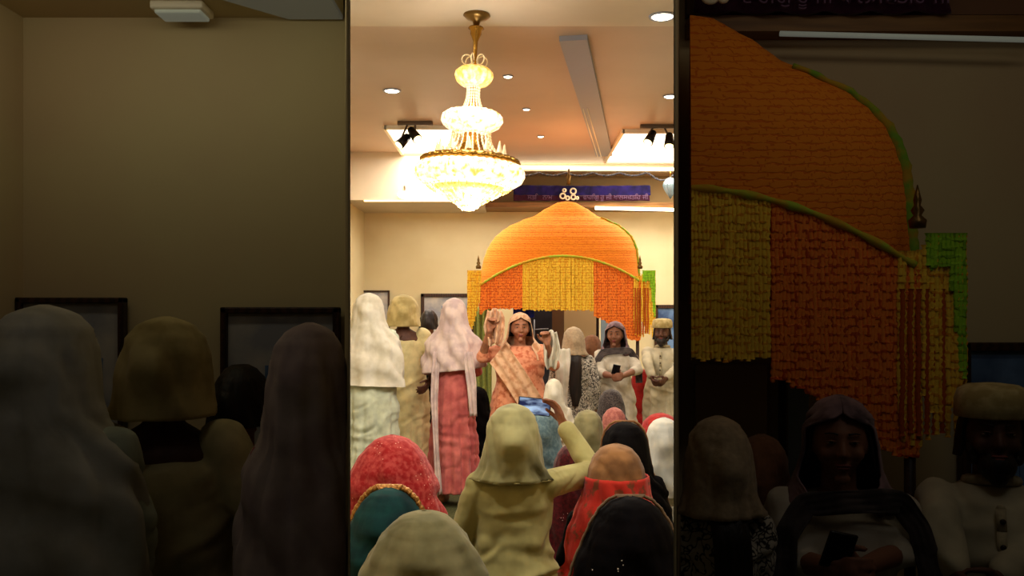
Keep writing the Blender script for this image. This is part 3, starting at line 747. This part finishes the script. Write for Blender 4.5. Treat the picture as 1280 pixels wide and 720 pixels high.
    if jam:
        for o in t.children:
            bm = bmesh.new(); bm.from_mesh(o.data); p0, nn = jam
            bmesh.ops.bisect_plane(bm, geom=bm.verts[:]+bm.edges[:]+bm.faces[:], plane_co=p0-org, plane_no=nn, clear_inner=True); bm.to_mesh(o.data); bm.free()
    return t
canopy(at, 9.3, .68, 'bright orange and yellow garlanded domed canopy in the lit hall')

# things under and behind the canopy
t = thing('shrine_screen', 'dark folding screen with beige and brown panels under the bright canopy', 'screen', (at(700,0,10.2).x, 10.2, 0))
def pan(name, x0, x1, y0, y1, d, m, th=.03):
    p0, p1 = at(x0,y0,d), at(x1,y1,d); b = B(); box(b, ((p0.x+p1.x)/2-t.location.x, d-10.2, (p0.z+p1.z)/2), (p1.x-p0.x, th, abs(p0.z-p1.z)), .004); return build(name, b, m, t, smooth=False)
pan('dark_panel', 646,690,376,553,10.2, mat('dark_slate', (44,46,60), rough=.5, rgb2=(30,30,42), scale=6))
pan('brown_panel', 690,705,376,553,10.2, mat('brown_panel', (104,74,50), rough=.6))
pan('beige_panel', 705,745,376,553,10.2, mat('beige_panel', (196,170,128), rough=.7))
pan('blue_panel', 751,764,376,553,10.2, mat('pale_blue_panel', (150,176,200), rough=.6))
for (xa, ya, xb, yb) in ((668,400,668,435),(668,412,685,411)):
    b = B(); o3 = Vector((t.location.x, 10.2, 0)); seg(b, at(xa,ya,10.17)-o3, at(xb,yb,10.17)-o3, .008, .008, 8); build('pale_rail', b, mat('pale_rail', (150,150,160), rough=.4), t)
def drape(name, x0, x1, y0, y1, d, m, label, waves=4, amp=.02, th=.006):
    o0 = at((x0+x1)/2, y1, d); b = B(); g = []; n = 40
    for i in range(n+1):
        px = x0+(x1-x0)*i/n; col = []
        for j in range(21):
            py = y0+(y1-y0)*j/20; v = at(px, py, d)-o0; v.y += amp*math.sin(i/n*waves*2*PI+.5*math.sin(j*.3)); col.append(b.verts.new(v))
        g.append(col)
    for i in range(n):
        for j in range(20): b.faces.new((g[i][j], g[i+1][j], g[i+1][j+1], g[i][j+1]))
    o = solid(build(name, b, m), th, 0); o.location = o0; return tag(o, label, 'curtain')
drape('green_drape', 587,614,384,574,9.35, cloth('pale_green_drape', (160,168,84)), 'pale green drape hanging at the left side of the bright canopy')
drape('blue_drape', 642,668,380,397,8.9, cloth('royal_blue_drape', (30,44,150)), 'short royal blue cloth under the yellow fringe behind the peach dancer', 2)

# ================================================================= PEOPLE IN THE HALL
AW = PI
def yw(deg): return math.radians(deg)
person(461,367,6.75,yw(180),'tall woman, back view, in long white veil and mint dress, leftmost in lit hall', MINT, WHITE, vh=.95, bulk=1.16, seedv=1, arms='fold', hem=.33, vamp=.010, hemslope=.03, puff=1.15)
pB = person(504,369,7.35,yw(186),'woman, back view, in cream dress and cream head scarf with bare elbow, lit hall', CREAM, CREAMV, vh=1.375, vface=128, sleeve='short', seedv=2, bulk=1.04, skin=SKIN_D,
       armspx={'L': ((549,457,7.25),(536,478,7.07))}, puff=1.22, hem=.22,
       gownrows=[(.2,.215,.18,0,0),(.6,.20,.16,0,0),(.84,.20,.15,0,.006),(1.0,.175,.128,0,.0),(1.12,.172,.126,0,-.006),(1.22,.178,.122,0,.002),(1.26,.172,.108,0,.008),(1.285,.125,.07,0,-.005)])
person(536,386,8.2,yw(175),'dark haired person mostly hidden between the cream and pink dressed women in lit hall', BLACKP, None, seedv=3)
pD = person(568,373,7.0,yw(168),'woman seen from behind in long rose pink dress and pale lilac veil, in lit hall', PINK, LILAC, vh=1.06, seedv=4, hem=.11, fold=.03, hemslope=-.06, shoulder=.86, vsx=1.08, bulk=.98, arms='fold', vamp=.016,
       gownrows=[(.11,.225,.19,0,0),(.4,.21,.17,0,0),(.7,.19,.155,0,0),(.95,.165,.13,0,.004),(1.06,.148,.115,0,0),(1.16,.162,.126,0,-.006),(1.24,.175,.122,0,.002),(1.29,.168,.108,0,.01),(1.325,.122,.085,0,.015),(1.352,.075,.066,0,.016)])
def tail(pr, pts, w, m, name='scarf_tail', th=.004):
    root, T, loc = pr; b = B(); P_ = [loc(p) for p in pts]; g = []; n = 8
    fine = []
    for i in range(len(P_)-1):
        for k in range(8): fine.append(P_[i].lerp(P_[i+1], k/8))
    fine.append(P_[-1])
    for i, p in enumerate(fine):
        g.append([b.verts.new(p+Vector((w*(k/n-.5)*(1+.15*math.sin(i*.3)), .012*math.sin(k*1.7+i*.15), .004*math.sin(k*2+i)))) for k in range(n+1)])
    for i in range(len(g)-1):
        for k in range(n): b.faces.new((g[i][k], g[i][k+1], g[i+1][k+1], g[i+1][k]))
    return solid(build(name, b, m, root), th, 0)
tail(pD, [(546,440,6.86),(543,500,6.86),(545,560,6.80),(548,618,6.78)], .05, LILAC)
tail(pD, [(585,440,6.8),(590,480,6.78),(592,520,6.78)], .07, LILAC)
pE = person(650,391,6.9,yw(4),'woman facing the camera in peach clothes with both arms raised, dancing in lit hall', PEACH, PEACHV, face=True, vh=1.235, vface=111, vbelow=150, vsx=1.22, seedv=5, bulk=1.3, fold=.035, sleeve='long', slen=.12, hem=.3, vamp=.010, hair=True, curl=1.0,
       armspx={'L': ((603,446,6.75),(612,413,6.62)), 'R': ((692,456,6.72),(684,430,6.55))}, handdirs={'L': ((.1,.0,1), (.4,-1,0)), 'R': ((-.1,0,1), (-.4,-1,0))})
b = B(); g = []; rt, T_, lc_ = pE
for i in range(40):
    t_ = i/39; x_ = -.20+.40*t_; z_ = 1.30-.62*t_**1.1; yb = -(.165+.035*math.sin(t_*PI))*1.08
    g.append([b.verts.new(T_((x_+(k/14-.5)*.13, yb-.012*math.cos(k*1.35)-.01*math.sin(t_*5), z_+(k/14-.5)*.16))) for k in range(15)])
for i in range(39):
    for k in range(14): b.faces.new((g[i][k], g[i][k+1], g[i+1][k+1], g[i+1][k]))
solid(build('diagonal_drape', b, PEACHV, rt), .004, 1)
def crumple(name, px, py, d, wpx, hpx, m, label, seedv=0):
    k = d/F; c = at(px, py, d); b = B(); g = []; n, q = 24, 24
    for i in range(n+1):
        col = []
        for j in range(q+1):
            u, v = i/n-.5, j/q; w = .55+.45*math.sin(v*PI*.9+.2)
            col.append(b.verts.new((u*wpx*k*w+.01*noise.noise(Vector((v*3, seedv, 0))), .035*math.sin(u*14+v*3+seedv)+.02*noise.noise(Vector((u*5,v*5,seedv))), -v*hpx*k+.012*math.cos(u*9))))
        g.append(col)
    for i in range(n):
        for j in range(q): b.faces.new((g[i][j], g[i+1][j], g[i+1][j+1], g[i][j+1]))
    o = solid(build(name, b, m), .004, 0); o.location = c; return tag(o, label, 'cloth')
crumple('white_scarf', 618,387,6.66,26,44, PEACHV, 'pale scarf gathered in the raised left-hand fist of the peach dancer', 1)
crumple('white_scarf', 689,414,6.6,20,46, WHITE, 'white cloth held up on the right-hand side of the peach dancer', 2)
pG = person(717,409,7.4,yw(183),'woman with long dark hair over a black and white printed dress, lit hall', LACE, None, seedv=6, longhair=True, hem=.3, sleeve='long', shoulder=1.0)
# her sheer scarf
vb, e_, _, _ = veil_mesh({'s': at(0,409,7.4).z/1.628, 'T': pG[1]}, hem=1.36, face=128, below=128, grow=.006, seedv=6); solid(build('veil', vb, cloth('sheer_beige_net', (184,160,128)), pG[0]), .003, 0)
tail(pG, [(704,436,7.18),(703,460,7.15),(702,500,7.15),(703,545,7.15)], .11, WHITE, 'shawl')
person(740,419,8.1,yw(160),'brown scarfed person partly hidden behind the long haired woman in lit hall', KHAKI, cloth('brown_scarf', (128,84,56)), seedv=7, vh=1.2)
def phone_woman(px, top, d, arms, label, mp=lambda q: q, vox=.011):
    pr = person(px, top, d, yw(-14), label, KHAKI, cloth('mauve_scarf', (150,118,122), rgb2=(90,70,76), scale=14), face=True, seedv=8, vh=1.30, slen=.30, vface=106, vbelow=150, hem=.35, armspx=arms, curl=.9, vox=vox, skin=mat('skin_mid', (138,90,66), rough=.6))
    return pr
arI = {'L': ((751,467,7.45),(766,470,7.23)), 'R': ((797,462,7.45),(778,470,7.23))}
pI = phone_woman(769,402,7.6,arI,'woman facing the camera in off-white kurta and dark scarf holding a phone, in lit hall')
def scarf_wrap(pr, w=.066):
    root, T, loc = pr; b = B(); g = []
    pts = [(-.150,-.12,1.03),(-.165,-.13,1.14),(-.155,-.115,1.25),(-.10,-.09,1.335),(0,-.10,1.35),(.09,-.08,1.35),(.155,-.045,1.345),(.205,-.03,1.27),(.232,-.03,1.15),(.24,-.03,1.02)]
    fine = []
    for i in range(len(pts)-1):
        for k in range(6): fine.append(Vector(pts[i]).lerp(Vector(pts[i+1]), k/6))
    for i, p in enumerate(fine):
        t_ = (fine[min(i+1, len(fine)-1)]-fine[max(0, i-1)]).normalized(); sd = t_.cross(Vector((0,-1,.2))).normalized()
        g.append([b.verts.new(T(p+sd*w*(k/8-.5)+Vector((0,-.012*abs(math.sin(k*1.4+i*.2))-.02,0)))) for k in range(9)])
    for i in range(len(g)-1):
        for k in range(8): b.faces.new((g[i][k], g[i][k+1], g[i+1][k+1], g[i+1][k]))
    solid(build('shoulder_scarf', b, GREYSCARF, root), .006, 1)
scarf_wrap(pI)
SCRD = mat('dark_glass', (12,12,16), rough=.15)
def phone(c, w, h, rot, label, screen=None):
    t = thing('mobile_phone', label, 'phone', c); t.rotation_euler = rot
    b = B(); box(b, (0,0,0), (w, .009, h), .003); build('case', b, mat('phone_case', (26,22,24), rough=.35), t)
    b = B(); box(b, (0,-.0052,0), (w*.93, .001, h*.90)); build('screen', b, screen or SCRD, t, smooth=False)
    return t
def placket(pr):
    root, T, loc = pr; st = cloth('cream_placket', (188,174,140)); b = B()
    pts = [(0,-.118,1.30),(0,-.133,1.24),(0,-.145,1.16),(0,-.132,1.06),(0,-.140,.98)]
    for a_, c_ in zip(pts, pts[1:]): seg(b, T(a_), T(c_), .011, .011, 10)
    build('placket', b, st, root)
    b = B(); tube(b, [T((.066*math.cos(a), .012+.062*math.sin(a), 1.358-.012*math.sin(a))) for a in [2*PI*i/24 for i in range(25)]], .013, 8); build('collar', b, st, root)
    for z in (1.27,1.20,1.13):
        b = B(); ell(b, T((0,-.152+.03*(z-1.2)*3,z)), (.007,.004,.007), seg=10); build('button', b, WOOD, root)
def back_tie(pr):
    root, T, loc = pr; b = B(); tube(b, [T((.010,.128,1.30)), T((.030,.140,1.265)), T((.056,.142,1.20))], .006, 8); build('back_tie', b, WOOD, root)
back_tie(pB)
phone(at(770,462,7.16), .062, .085, (.3,.2,0), 'small dark phone held by the woman in off-white kurta in lit hall')
def cap_man(px, top, d, arms, label, sh=1.0, vox=.011, yd=-18):
    return person(px, top, d, yw(yd), label, cloth('cream_kurta', (208,196,164), scale=12), None, face=True, cap=cloth('cream_cap', (206,186,130), rgb2=(176,154,96), scale=30), beard=True, seedv=9, skin=SKIN_D, hem=.4, armspx=arms, curl=.9, shoulder=sh, vox=vox)
arJ = {'L': ((809,450,7.9),(815,472,7.7)), 'R': ((852,455,7.9),(832,474,7.7))}
pJ = cap_man(828,400,8.0,arJ,'bearded man in cream cap and cream kurta standing at the right edge of lit hall')
person(803,462,8.2,yw(180),'person in red seated behind the woman with the phone in lit hall', RED, RED, stand=False, seedv=10, vh=.9, mound=.7)
person(597,484,8.2,yw(170),'person in dark clothes seated low between the pink and peach dressed women', BLACKP, BLACKP, stand=False, seedv=11, vh=1.0, mound=.6)
person(692,474,6.3,yw(180),'seated person with small white head covering just behind the raised phone', WHITE, WHITE, stand=False, s=.74, seedv=12, hx=.85, mound=.7)
person(764,487,6.75,yw(180),'seated woman in dark grey floral printed shawl below the woman with the phone', GREYLACE, GREYLACE, stand=False, s=.95, seedv=13, vh=1.0, mound=.7)

# seated audience, seen from behind
person(768,510,5.85,yw(180),'seated woman in dusty rose veil beside the black veiled one', ROSE, ROSE, stand=False, seedv=14, hx=.85, mound=.7, s=.95)
person(735,513,5.6,yw(184),'seated woman in olive veil right of the filming arm', OLIVE, OLIVE, stand=False, seedv=15, mound=.6, s=.95)
person(826,517,5.7,yw(180),'seated woman in red veil behind the white veiled one at right edge', RED, RED, stand=False, seedv=16, puff=1.25, mound=.7)
person(830,523,5.05,yw(176),'seated woman in cool white veil at the right edge of lit hall', PALEW, PALEW, stand=False, seedv=17, vh=1.2, mound=.65)
person(781,528,4.55,yw(180),'seated woman in black veil edged with tan in the middle of the audience', BLACKP, BLACKP, stand=False, seedv=18, crown=(TAN,.006,False), vface=150, puff=1.15, vh=.95, mound=.75)
person(678,512,5.0,yw(180),'person in dusty blue seated in front of the filming woman', BLUE, BLUE, stand=False, seedv=19, mound=.7, vh=1.0, s=.95)
person(716,556,4.3,yw(180),'seated woman in dark maroon sequined veil below the filming arm', MAROON, MAROON, stand=False, seedv=20, mound=.7, vh=1.0, s=.9)
# filming woman
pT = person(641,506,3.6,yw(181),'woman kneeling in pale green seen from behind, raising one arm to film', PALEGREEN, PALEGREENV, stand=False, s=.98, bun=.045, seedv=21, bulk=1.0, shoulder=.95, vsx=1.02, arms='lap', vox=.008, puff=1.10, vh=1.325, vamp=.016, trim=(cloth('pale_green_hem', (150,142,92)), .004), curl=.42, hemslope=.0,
       armspx={'L': ((742,590,3.86),(704,530,4.0))}, handdirs={'L': ((.38,-.15,1), (.9,.3,-.35))}, mound=1.0)
SCRB = mat('lit_screen', (150,178,214), rough=.3, emit=.8, rgb2=(22,30,66), scale=14, stretch=(.5,1,1.6), sharp=(.44,.62))
phone(at(668,508,4.06), .152, .080, (0, math.radians(6), 0), 'lit phone held up sideways by the kneeling woman in pale green', SCRB)
# tan + red shawl
pN = person(770,556,3.75,yw(176),'seated woman in tan head scarf and red printed shawl', cloth('black_dress', (9,6,8), sheen=.001, spec=.06), TAN, stand=False, s=1.0, seedv=22, bun=0, vox=.009, vh=1.455, puff=1.16, vamp=.01)
vb, e_, fr_, fl_ = veil_mesh({'s': 1.0, 'T': pN[1]}, hem=.86, top=1.50, face=120, below=150, grow=.004, seedv=22, hemslope=.14, headpuff=1.0, bun=0, tab=[(1.52,.120,.130,.004),(1.49,.128,.145,.006),(1.42,.138,.146,.014),(1.345,.168,.150,.022),(1.27,.205,.150,.02),(1.1,.245,.17,.02),(.86,.29,.2,.02)]); solid(build('shawl', vb, REDP, pN[0]), .006, 0)
person(490,545,3.9,yw(178),'seated woman in bulky red sequined veil at lower left', RED, REDG, stand=False, s=1.0, seedv=23, vox=.010, puff=1.15, vamp=.02, vh=.95, vtab=CONE)
person(486,611,3.34,yw(176),'seated woman in dark teal veil with gold lace edge at lower left', TEAL, TEAL, stand=False, s=.98, seedv=24, vox=.010, vh=1.0, vtab=CONE, vface=176, vbelow=165, mound=.9, crown=(GOLD,.010,True))
person(530,640,3.06,yw(182),'seated woman in olive grey voile veil at the bottom front', OLIVE, cloth('olive_voile_veil', (132,126,88), rgb2=(104,100,66), scale=6), stand=False, s=1.0, seedv=25, vox=.010, puff=1.25, vamp=.014, vh=.95, vtab=CONE)
person(788,622,3.06,yw(178),'seated woman in black sequined veil with scalloped edge at bottom right', BLACKP, BLACK, stand=False, s=1.0, seedv=26, vox=.010, puff=1.05, vamp=.012, vh=.95, vtab=CONE, crown=(cloth('tan_scallop', (120,96,72)),.0045,True))

# ================================================================= ADDED DIM BAYS, an enlarged repeat of the hall
def mpx(px, py): return (px-438)*3.168, (py-246)*3.168
BW = 2.56
frame(22,157,372,700,NB-.03,'dark wooden framed picture at the left end of the dim left bay')
frame(277,425,384,700,NB-.03,'dark wooden framed picture beside the passage in the dim left bay')
def bay(px, top, d, yd, label, gown, veil, **k): return person(px, top, d, yw(yd), label, gown, veil, vox=.009, **k)
kj = 202/F
bay(55,384,1.85,180,'tall woman, back view, in white veil and mint dress, dim left bay', MINT, WHITE, vh=.95, bulk=1.08, seedv=1, arms='fold', vamp=.010, puff=1.12)
pBn = bay(207,398,2.12,183,'woman in cream dress and head scarf with bare nape, back view, dim left bay', CREAM, CREAMV, vh=1.375, vface=128, sleeve='short', seedv=2, bulk=1.02, skin=SKIN_D, puff=1.12,
    armspx={'L': ((333,668,2.10),(300,735,2.0))}, gownrows=[(.2,.215,.18,0,0),(.6,.20,.16,0,0),(.84,.20,.15,0,.006),(1.0,.175,.128,0,.0),(1.12,.172,.126,0,-.006),(1.22,.178,.122,0,.002),(1.26,.172,.108,0,.008),(1.285,.125,.07,0,-.005)])
back_tie(pBn)
bay(300,452,2.35,175,'dark haired person between the cream and lilac veiled women in dim left bay', BLACKP, None, seedv=3, shoulder=.8)
bay(387,406,1.95,176,'woman seen from behind in pink dress and pale lilac veil, dim left bay', PINK, LILAC, vh=1.04, seedv=4, shoulder=.62, vsx=.8, vamp=.008, hx=.90, fold=.006, arms='fold', clip=(Vector((-kj*2-.012,2,0)), Vector((-1,-kj,0)).normalized()))
# right bay
def NP(dn):
    return lambda px, py, d=None: at(*mpx(px, py), dn(d))
cdn = lambda d: 2.43+(d-9.0)*.22 if d is not None else 2.43
kj = 202/F; nj = Vector((1, -kj, 0)).normalized()
canopy(NP(cdn), 9.0, .75, 'half of an orange and yellow garlanded canopy fixed beside the passage in dim right bay', cut=704.0, jam=(Vector((kj*2+.045, 2, 0)), nj))
banner(NP(lambda d: 2.52), 2.52/F*3.168, 'dark blue fabric banner end along the top of the dim right bay', cut=712)
x0 = at(842,0,2.5).x+.035
sbox('trim_6', (x0+.02,2.535,at(0,38,2.53).z), (1.8,NB,at(0,18,2.53).z), GOLDW)
sbox('trim_7', (x0+.02,2.58,at(0,18,2.58).z), (1.8,NB,2.62), mat('bay_shelf_paint', (120,84,60), rough=.7))
strip('led_strip', at(975,42,2.51), at(1290,50,2.51), .008, 'dull white strip light under the shelf of the dim right bay', LEDD)
frame(1200,1400,428,700,NB-.03,'dark framed blue picture behind the capped man in dim right bay', BLUEP)
def npan(name, x0, x1, y0, y1, d, m, label):
    p0, p1 = at(x0,y0,d), at(x1,y1,d); b = B(); box(b, (0,0,0), (p1.x-p0.x, .02, p0.z-p1.z), .003); o = build(name, b, m, smooth=False); o.location = (p0+p1)/2; return tag(o, label, 'panel')
npan('wall_panel', 868,958,455,860,2.60, mat('beige_panel', (196,170,128)), 'beige wall panel under the canopy in dim right bay')
npan('wall_panel', 978,1010,455,860,2.60, mat('pale_blue_panel', (150,176,200)), 'narrow pale blue wall panel left of the phone woman in dim right bay')
def mp_arms(a, dd): return {k: tuple((*mpx(p[0], p[1]), dd[i]) for i, p in enumerate(v)) for k, v in a.items()}
pIn = phone_woman(mpx(769,0)[0], 496, 2.06, mp_arms(arI, (2.03,1.90)), 'woman in off-white kurta and dark scarf with phone, dim right bay', vox=.009); scarf_wrap(pIn)
phone(at(1048,688,1.86), .06, .085, (.3,.2,0), 'small dark phone held by the woman in dim right bay')
pJn = cap_man(1240,486,2.10, mp_arms(arJ, (2.05,1.95)), 'bearded man in cream cap and cream kurta in dim right bay', vox=.009)
placket(pJ); placket(pJn)
pGn = bay(898,522,1.98,183,'woman seen from behind with long dark hair beside passage in dim right bay', LACE, None, seedv=6, longhair=True, shoulder=.70, hx=.90, fold=.005, arms='fold', clip=(Vector((kj*2+.016,2,0)), Vector((1,-kj,0)).normalized()))
vb, e_, _, _ = veil_mesh({'s': 1, 'T': pGn[1]}, hem=1.36, face=128, below=128, grow=.006, seedv=6); solid(build('veil', vb, cloth('sheer_beige_net', (184,160,128)), pGn[0]), .003, 0)
bay(952,545,2.25,160,'brown scarfed person behind the long haired woman in dim right bay', KHAKI, cloth('brown_scarf', (128,84,56)), seedv=7, vh=1.2, shoulder=.7, hx=.9)
# ceiling lamps of the left bay
t = thing('ceiling_lamp', 'small dull white ceiling lamp in the dim left bay', 'ceiling light', at(228,22,NB-.10)+Vector((0,0,-.0)))
t.location.z = zc
b = B(); box(b, (0,0,-.012), (.15,.10,.024), .006); build('housing', b, mat('white_trim', (235,225,205)), t)
b = B(); box(b, (0,0,-.028), (.13,.08,.012), .004); build('diffuser', b, LEDD, t)
b = B(); z_ = zc-.012
vs = [b.verts.new(v) for v in ((-.66,NB-.02,z_),(-.50,NB-.02,z_),(-.50,2.2,z_),(-1.02,2.2,z_))]; v2 = [b.verts.new(v.co+Vector((0,0,.012))) for v in vs]
for i in range(4): b.faces.new((vs[i], vs[(i+1) % 4], v2[(i+1) % 4], v2[i]))
b.faces.new(vs); b.faces.new(v2)
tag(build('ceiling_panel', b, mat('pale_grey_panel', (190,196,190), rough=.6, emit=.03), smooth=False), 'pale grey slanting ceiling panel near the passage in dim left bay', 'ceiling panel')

# ================================================================= LIGHTS
def light(kind, name, loc_, energy, col=(1,.92,.80), size=.3, rot=(0,0,0), size_y=None, spot=None):
    l = bpy.data.lights.new(name, kind); l.energy = energy; l.color = col
    if kind == 'AREA':
        l.size = size
        if size_y: l.shape = 'RECTANGLE'; l.size_y = size_y
    else: l.shadow_soft_size = size
    if kind == 'SPOT': l.spot_size = spot or 2.2; l.spot_blend = .8
    o = bpy.data.objects.new(name, l); o.location = loc_; o.rotation_euler = rot; COL.objects.link(o); return o
light('POINT', 'chandelier_light', (cp.x-.02, cp.y-.0, 2.05), 34, size=.12)
light('POINT', 'chandelier_upper_light', (cp.x+.0, cp.y-.30, 2.75), 10, size=.12)
for p, r in lamps: light('SPOT', 'downlight_and_fill_beam', p-Vector((0,0,.05)), 30 if r > .04 else 14, size=.05, spot=2.4)
for x, y, w, h in PL: light('AREA', 'panel_light', (x, y, CEI-.05), 40, size=w*.9, size_y=h*.9)
# unseen fill lights added over the audience, the near ones given downlight fixtures
for i, (x, y) in enumerate(((-1.0,2.95),(0.1,2.95),(1.2,2.95),(-1.0,4.9),(1.4,4.9),(2.4,7.0),(-1.3,8.6),(2.2,9.3))):
    if y < 5:
        downlight(None, (x, y, CEI-.05), .06, 'round white downlight added for fill in the ceiling over the seated audience', grp=True)
    light('SPOT', 'downlight_and_fill_beam', (x, y, CEI-.08), 62 if y < 4 else 40 if y < 5 else 26, size=.06, rot=(math.radians(24 if y < 4 else 34 if y < 5 else 12),0,0), spot=2.5)
light('AREA', 'cove_glow', (.6, 10.95, at(0,262,11).z-.04), 14, size=4.0, size_y=.05, rot=(math.radians(0),0,0))
# added amber light standing in for the canopy's orange bounce on the ceiling
light('SPOT', 'amber_bounce_fill', (0.7, 9.0, 2.75), 20, col=(1,.40,.14), size=.8, rot=(PI,0,0), spot=3.0)
light('AREA', 'bay_fill_left', (-.95, 2.16, 2.36), .58, col=(1,.90,.62), size=1.0, size_y=.12, rot=(math.radians(48),0,0))  # added fill washing the left bay wall, has no fixture
light('AREA', 'bay_fill_right', (1.05, 1.75, 2.55), .36, col=(1,.88,.66), size=1.2, size_y=.12, rot=(math.radians(42),0,0))  # added fill for the right bay, likewise without a fixture
light('AREA', 'bay_front_fill', (-.90, 1.2, 2.36), .26, col=(1,.96,.88), size=.35, rot=(math.radians(30),0,0))  # weak fill added in front of the left bay figures
light('AREA', 'bay_front_fill', (.98, 1.2, 2.36), .34, col=(1,.95,.86), size=.35, rot=(math.radians(30),0,0))  # same added front fill for the right bay figures
w = bpy.data.worlds.new('World'); SC.world = w; w.use_nodes = True
w.node_tree.nodes['Background'].inputs[0].default_value = (.9,.8,.6,1); w.node_tree.nodes['Background'].inputs[1].default_value = .004

cam = bpy.data.cameras.new('Camera'); cam.lens = 36*F/1280; cam.sensor_width = 36; cam.shift_y = (HZ-360)/1280; cam.clip_start = .05
co = bpy.data.objects.new('Camera', cam); co.location = (0,0,H0); co.rotation_euler = (PI/2,0,0); COL.objects.link(co); SC.camera = co
SC.view_settings.view_transform = 'Standard'; SC.view_settings.look = 'None'; SC.view_settings.gamma = 1; SC.view_settings.use_curve_mapping = False
SC.view_settings.exposure = .35
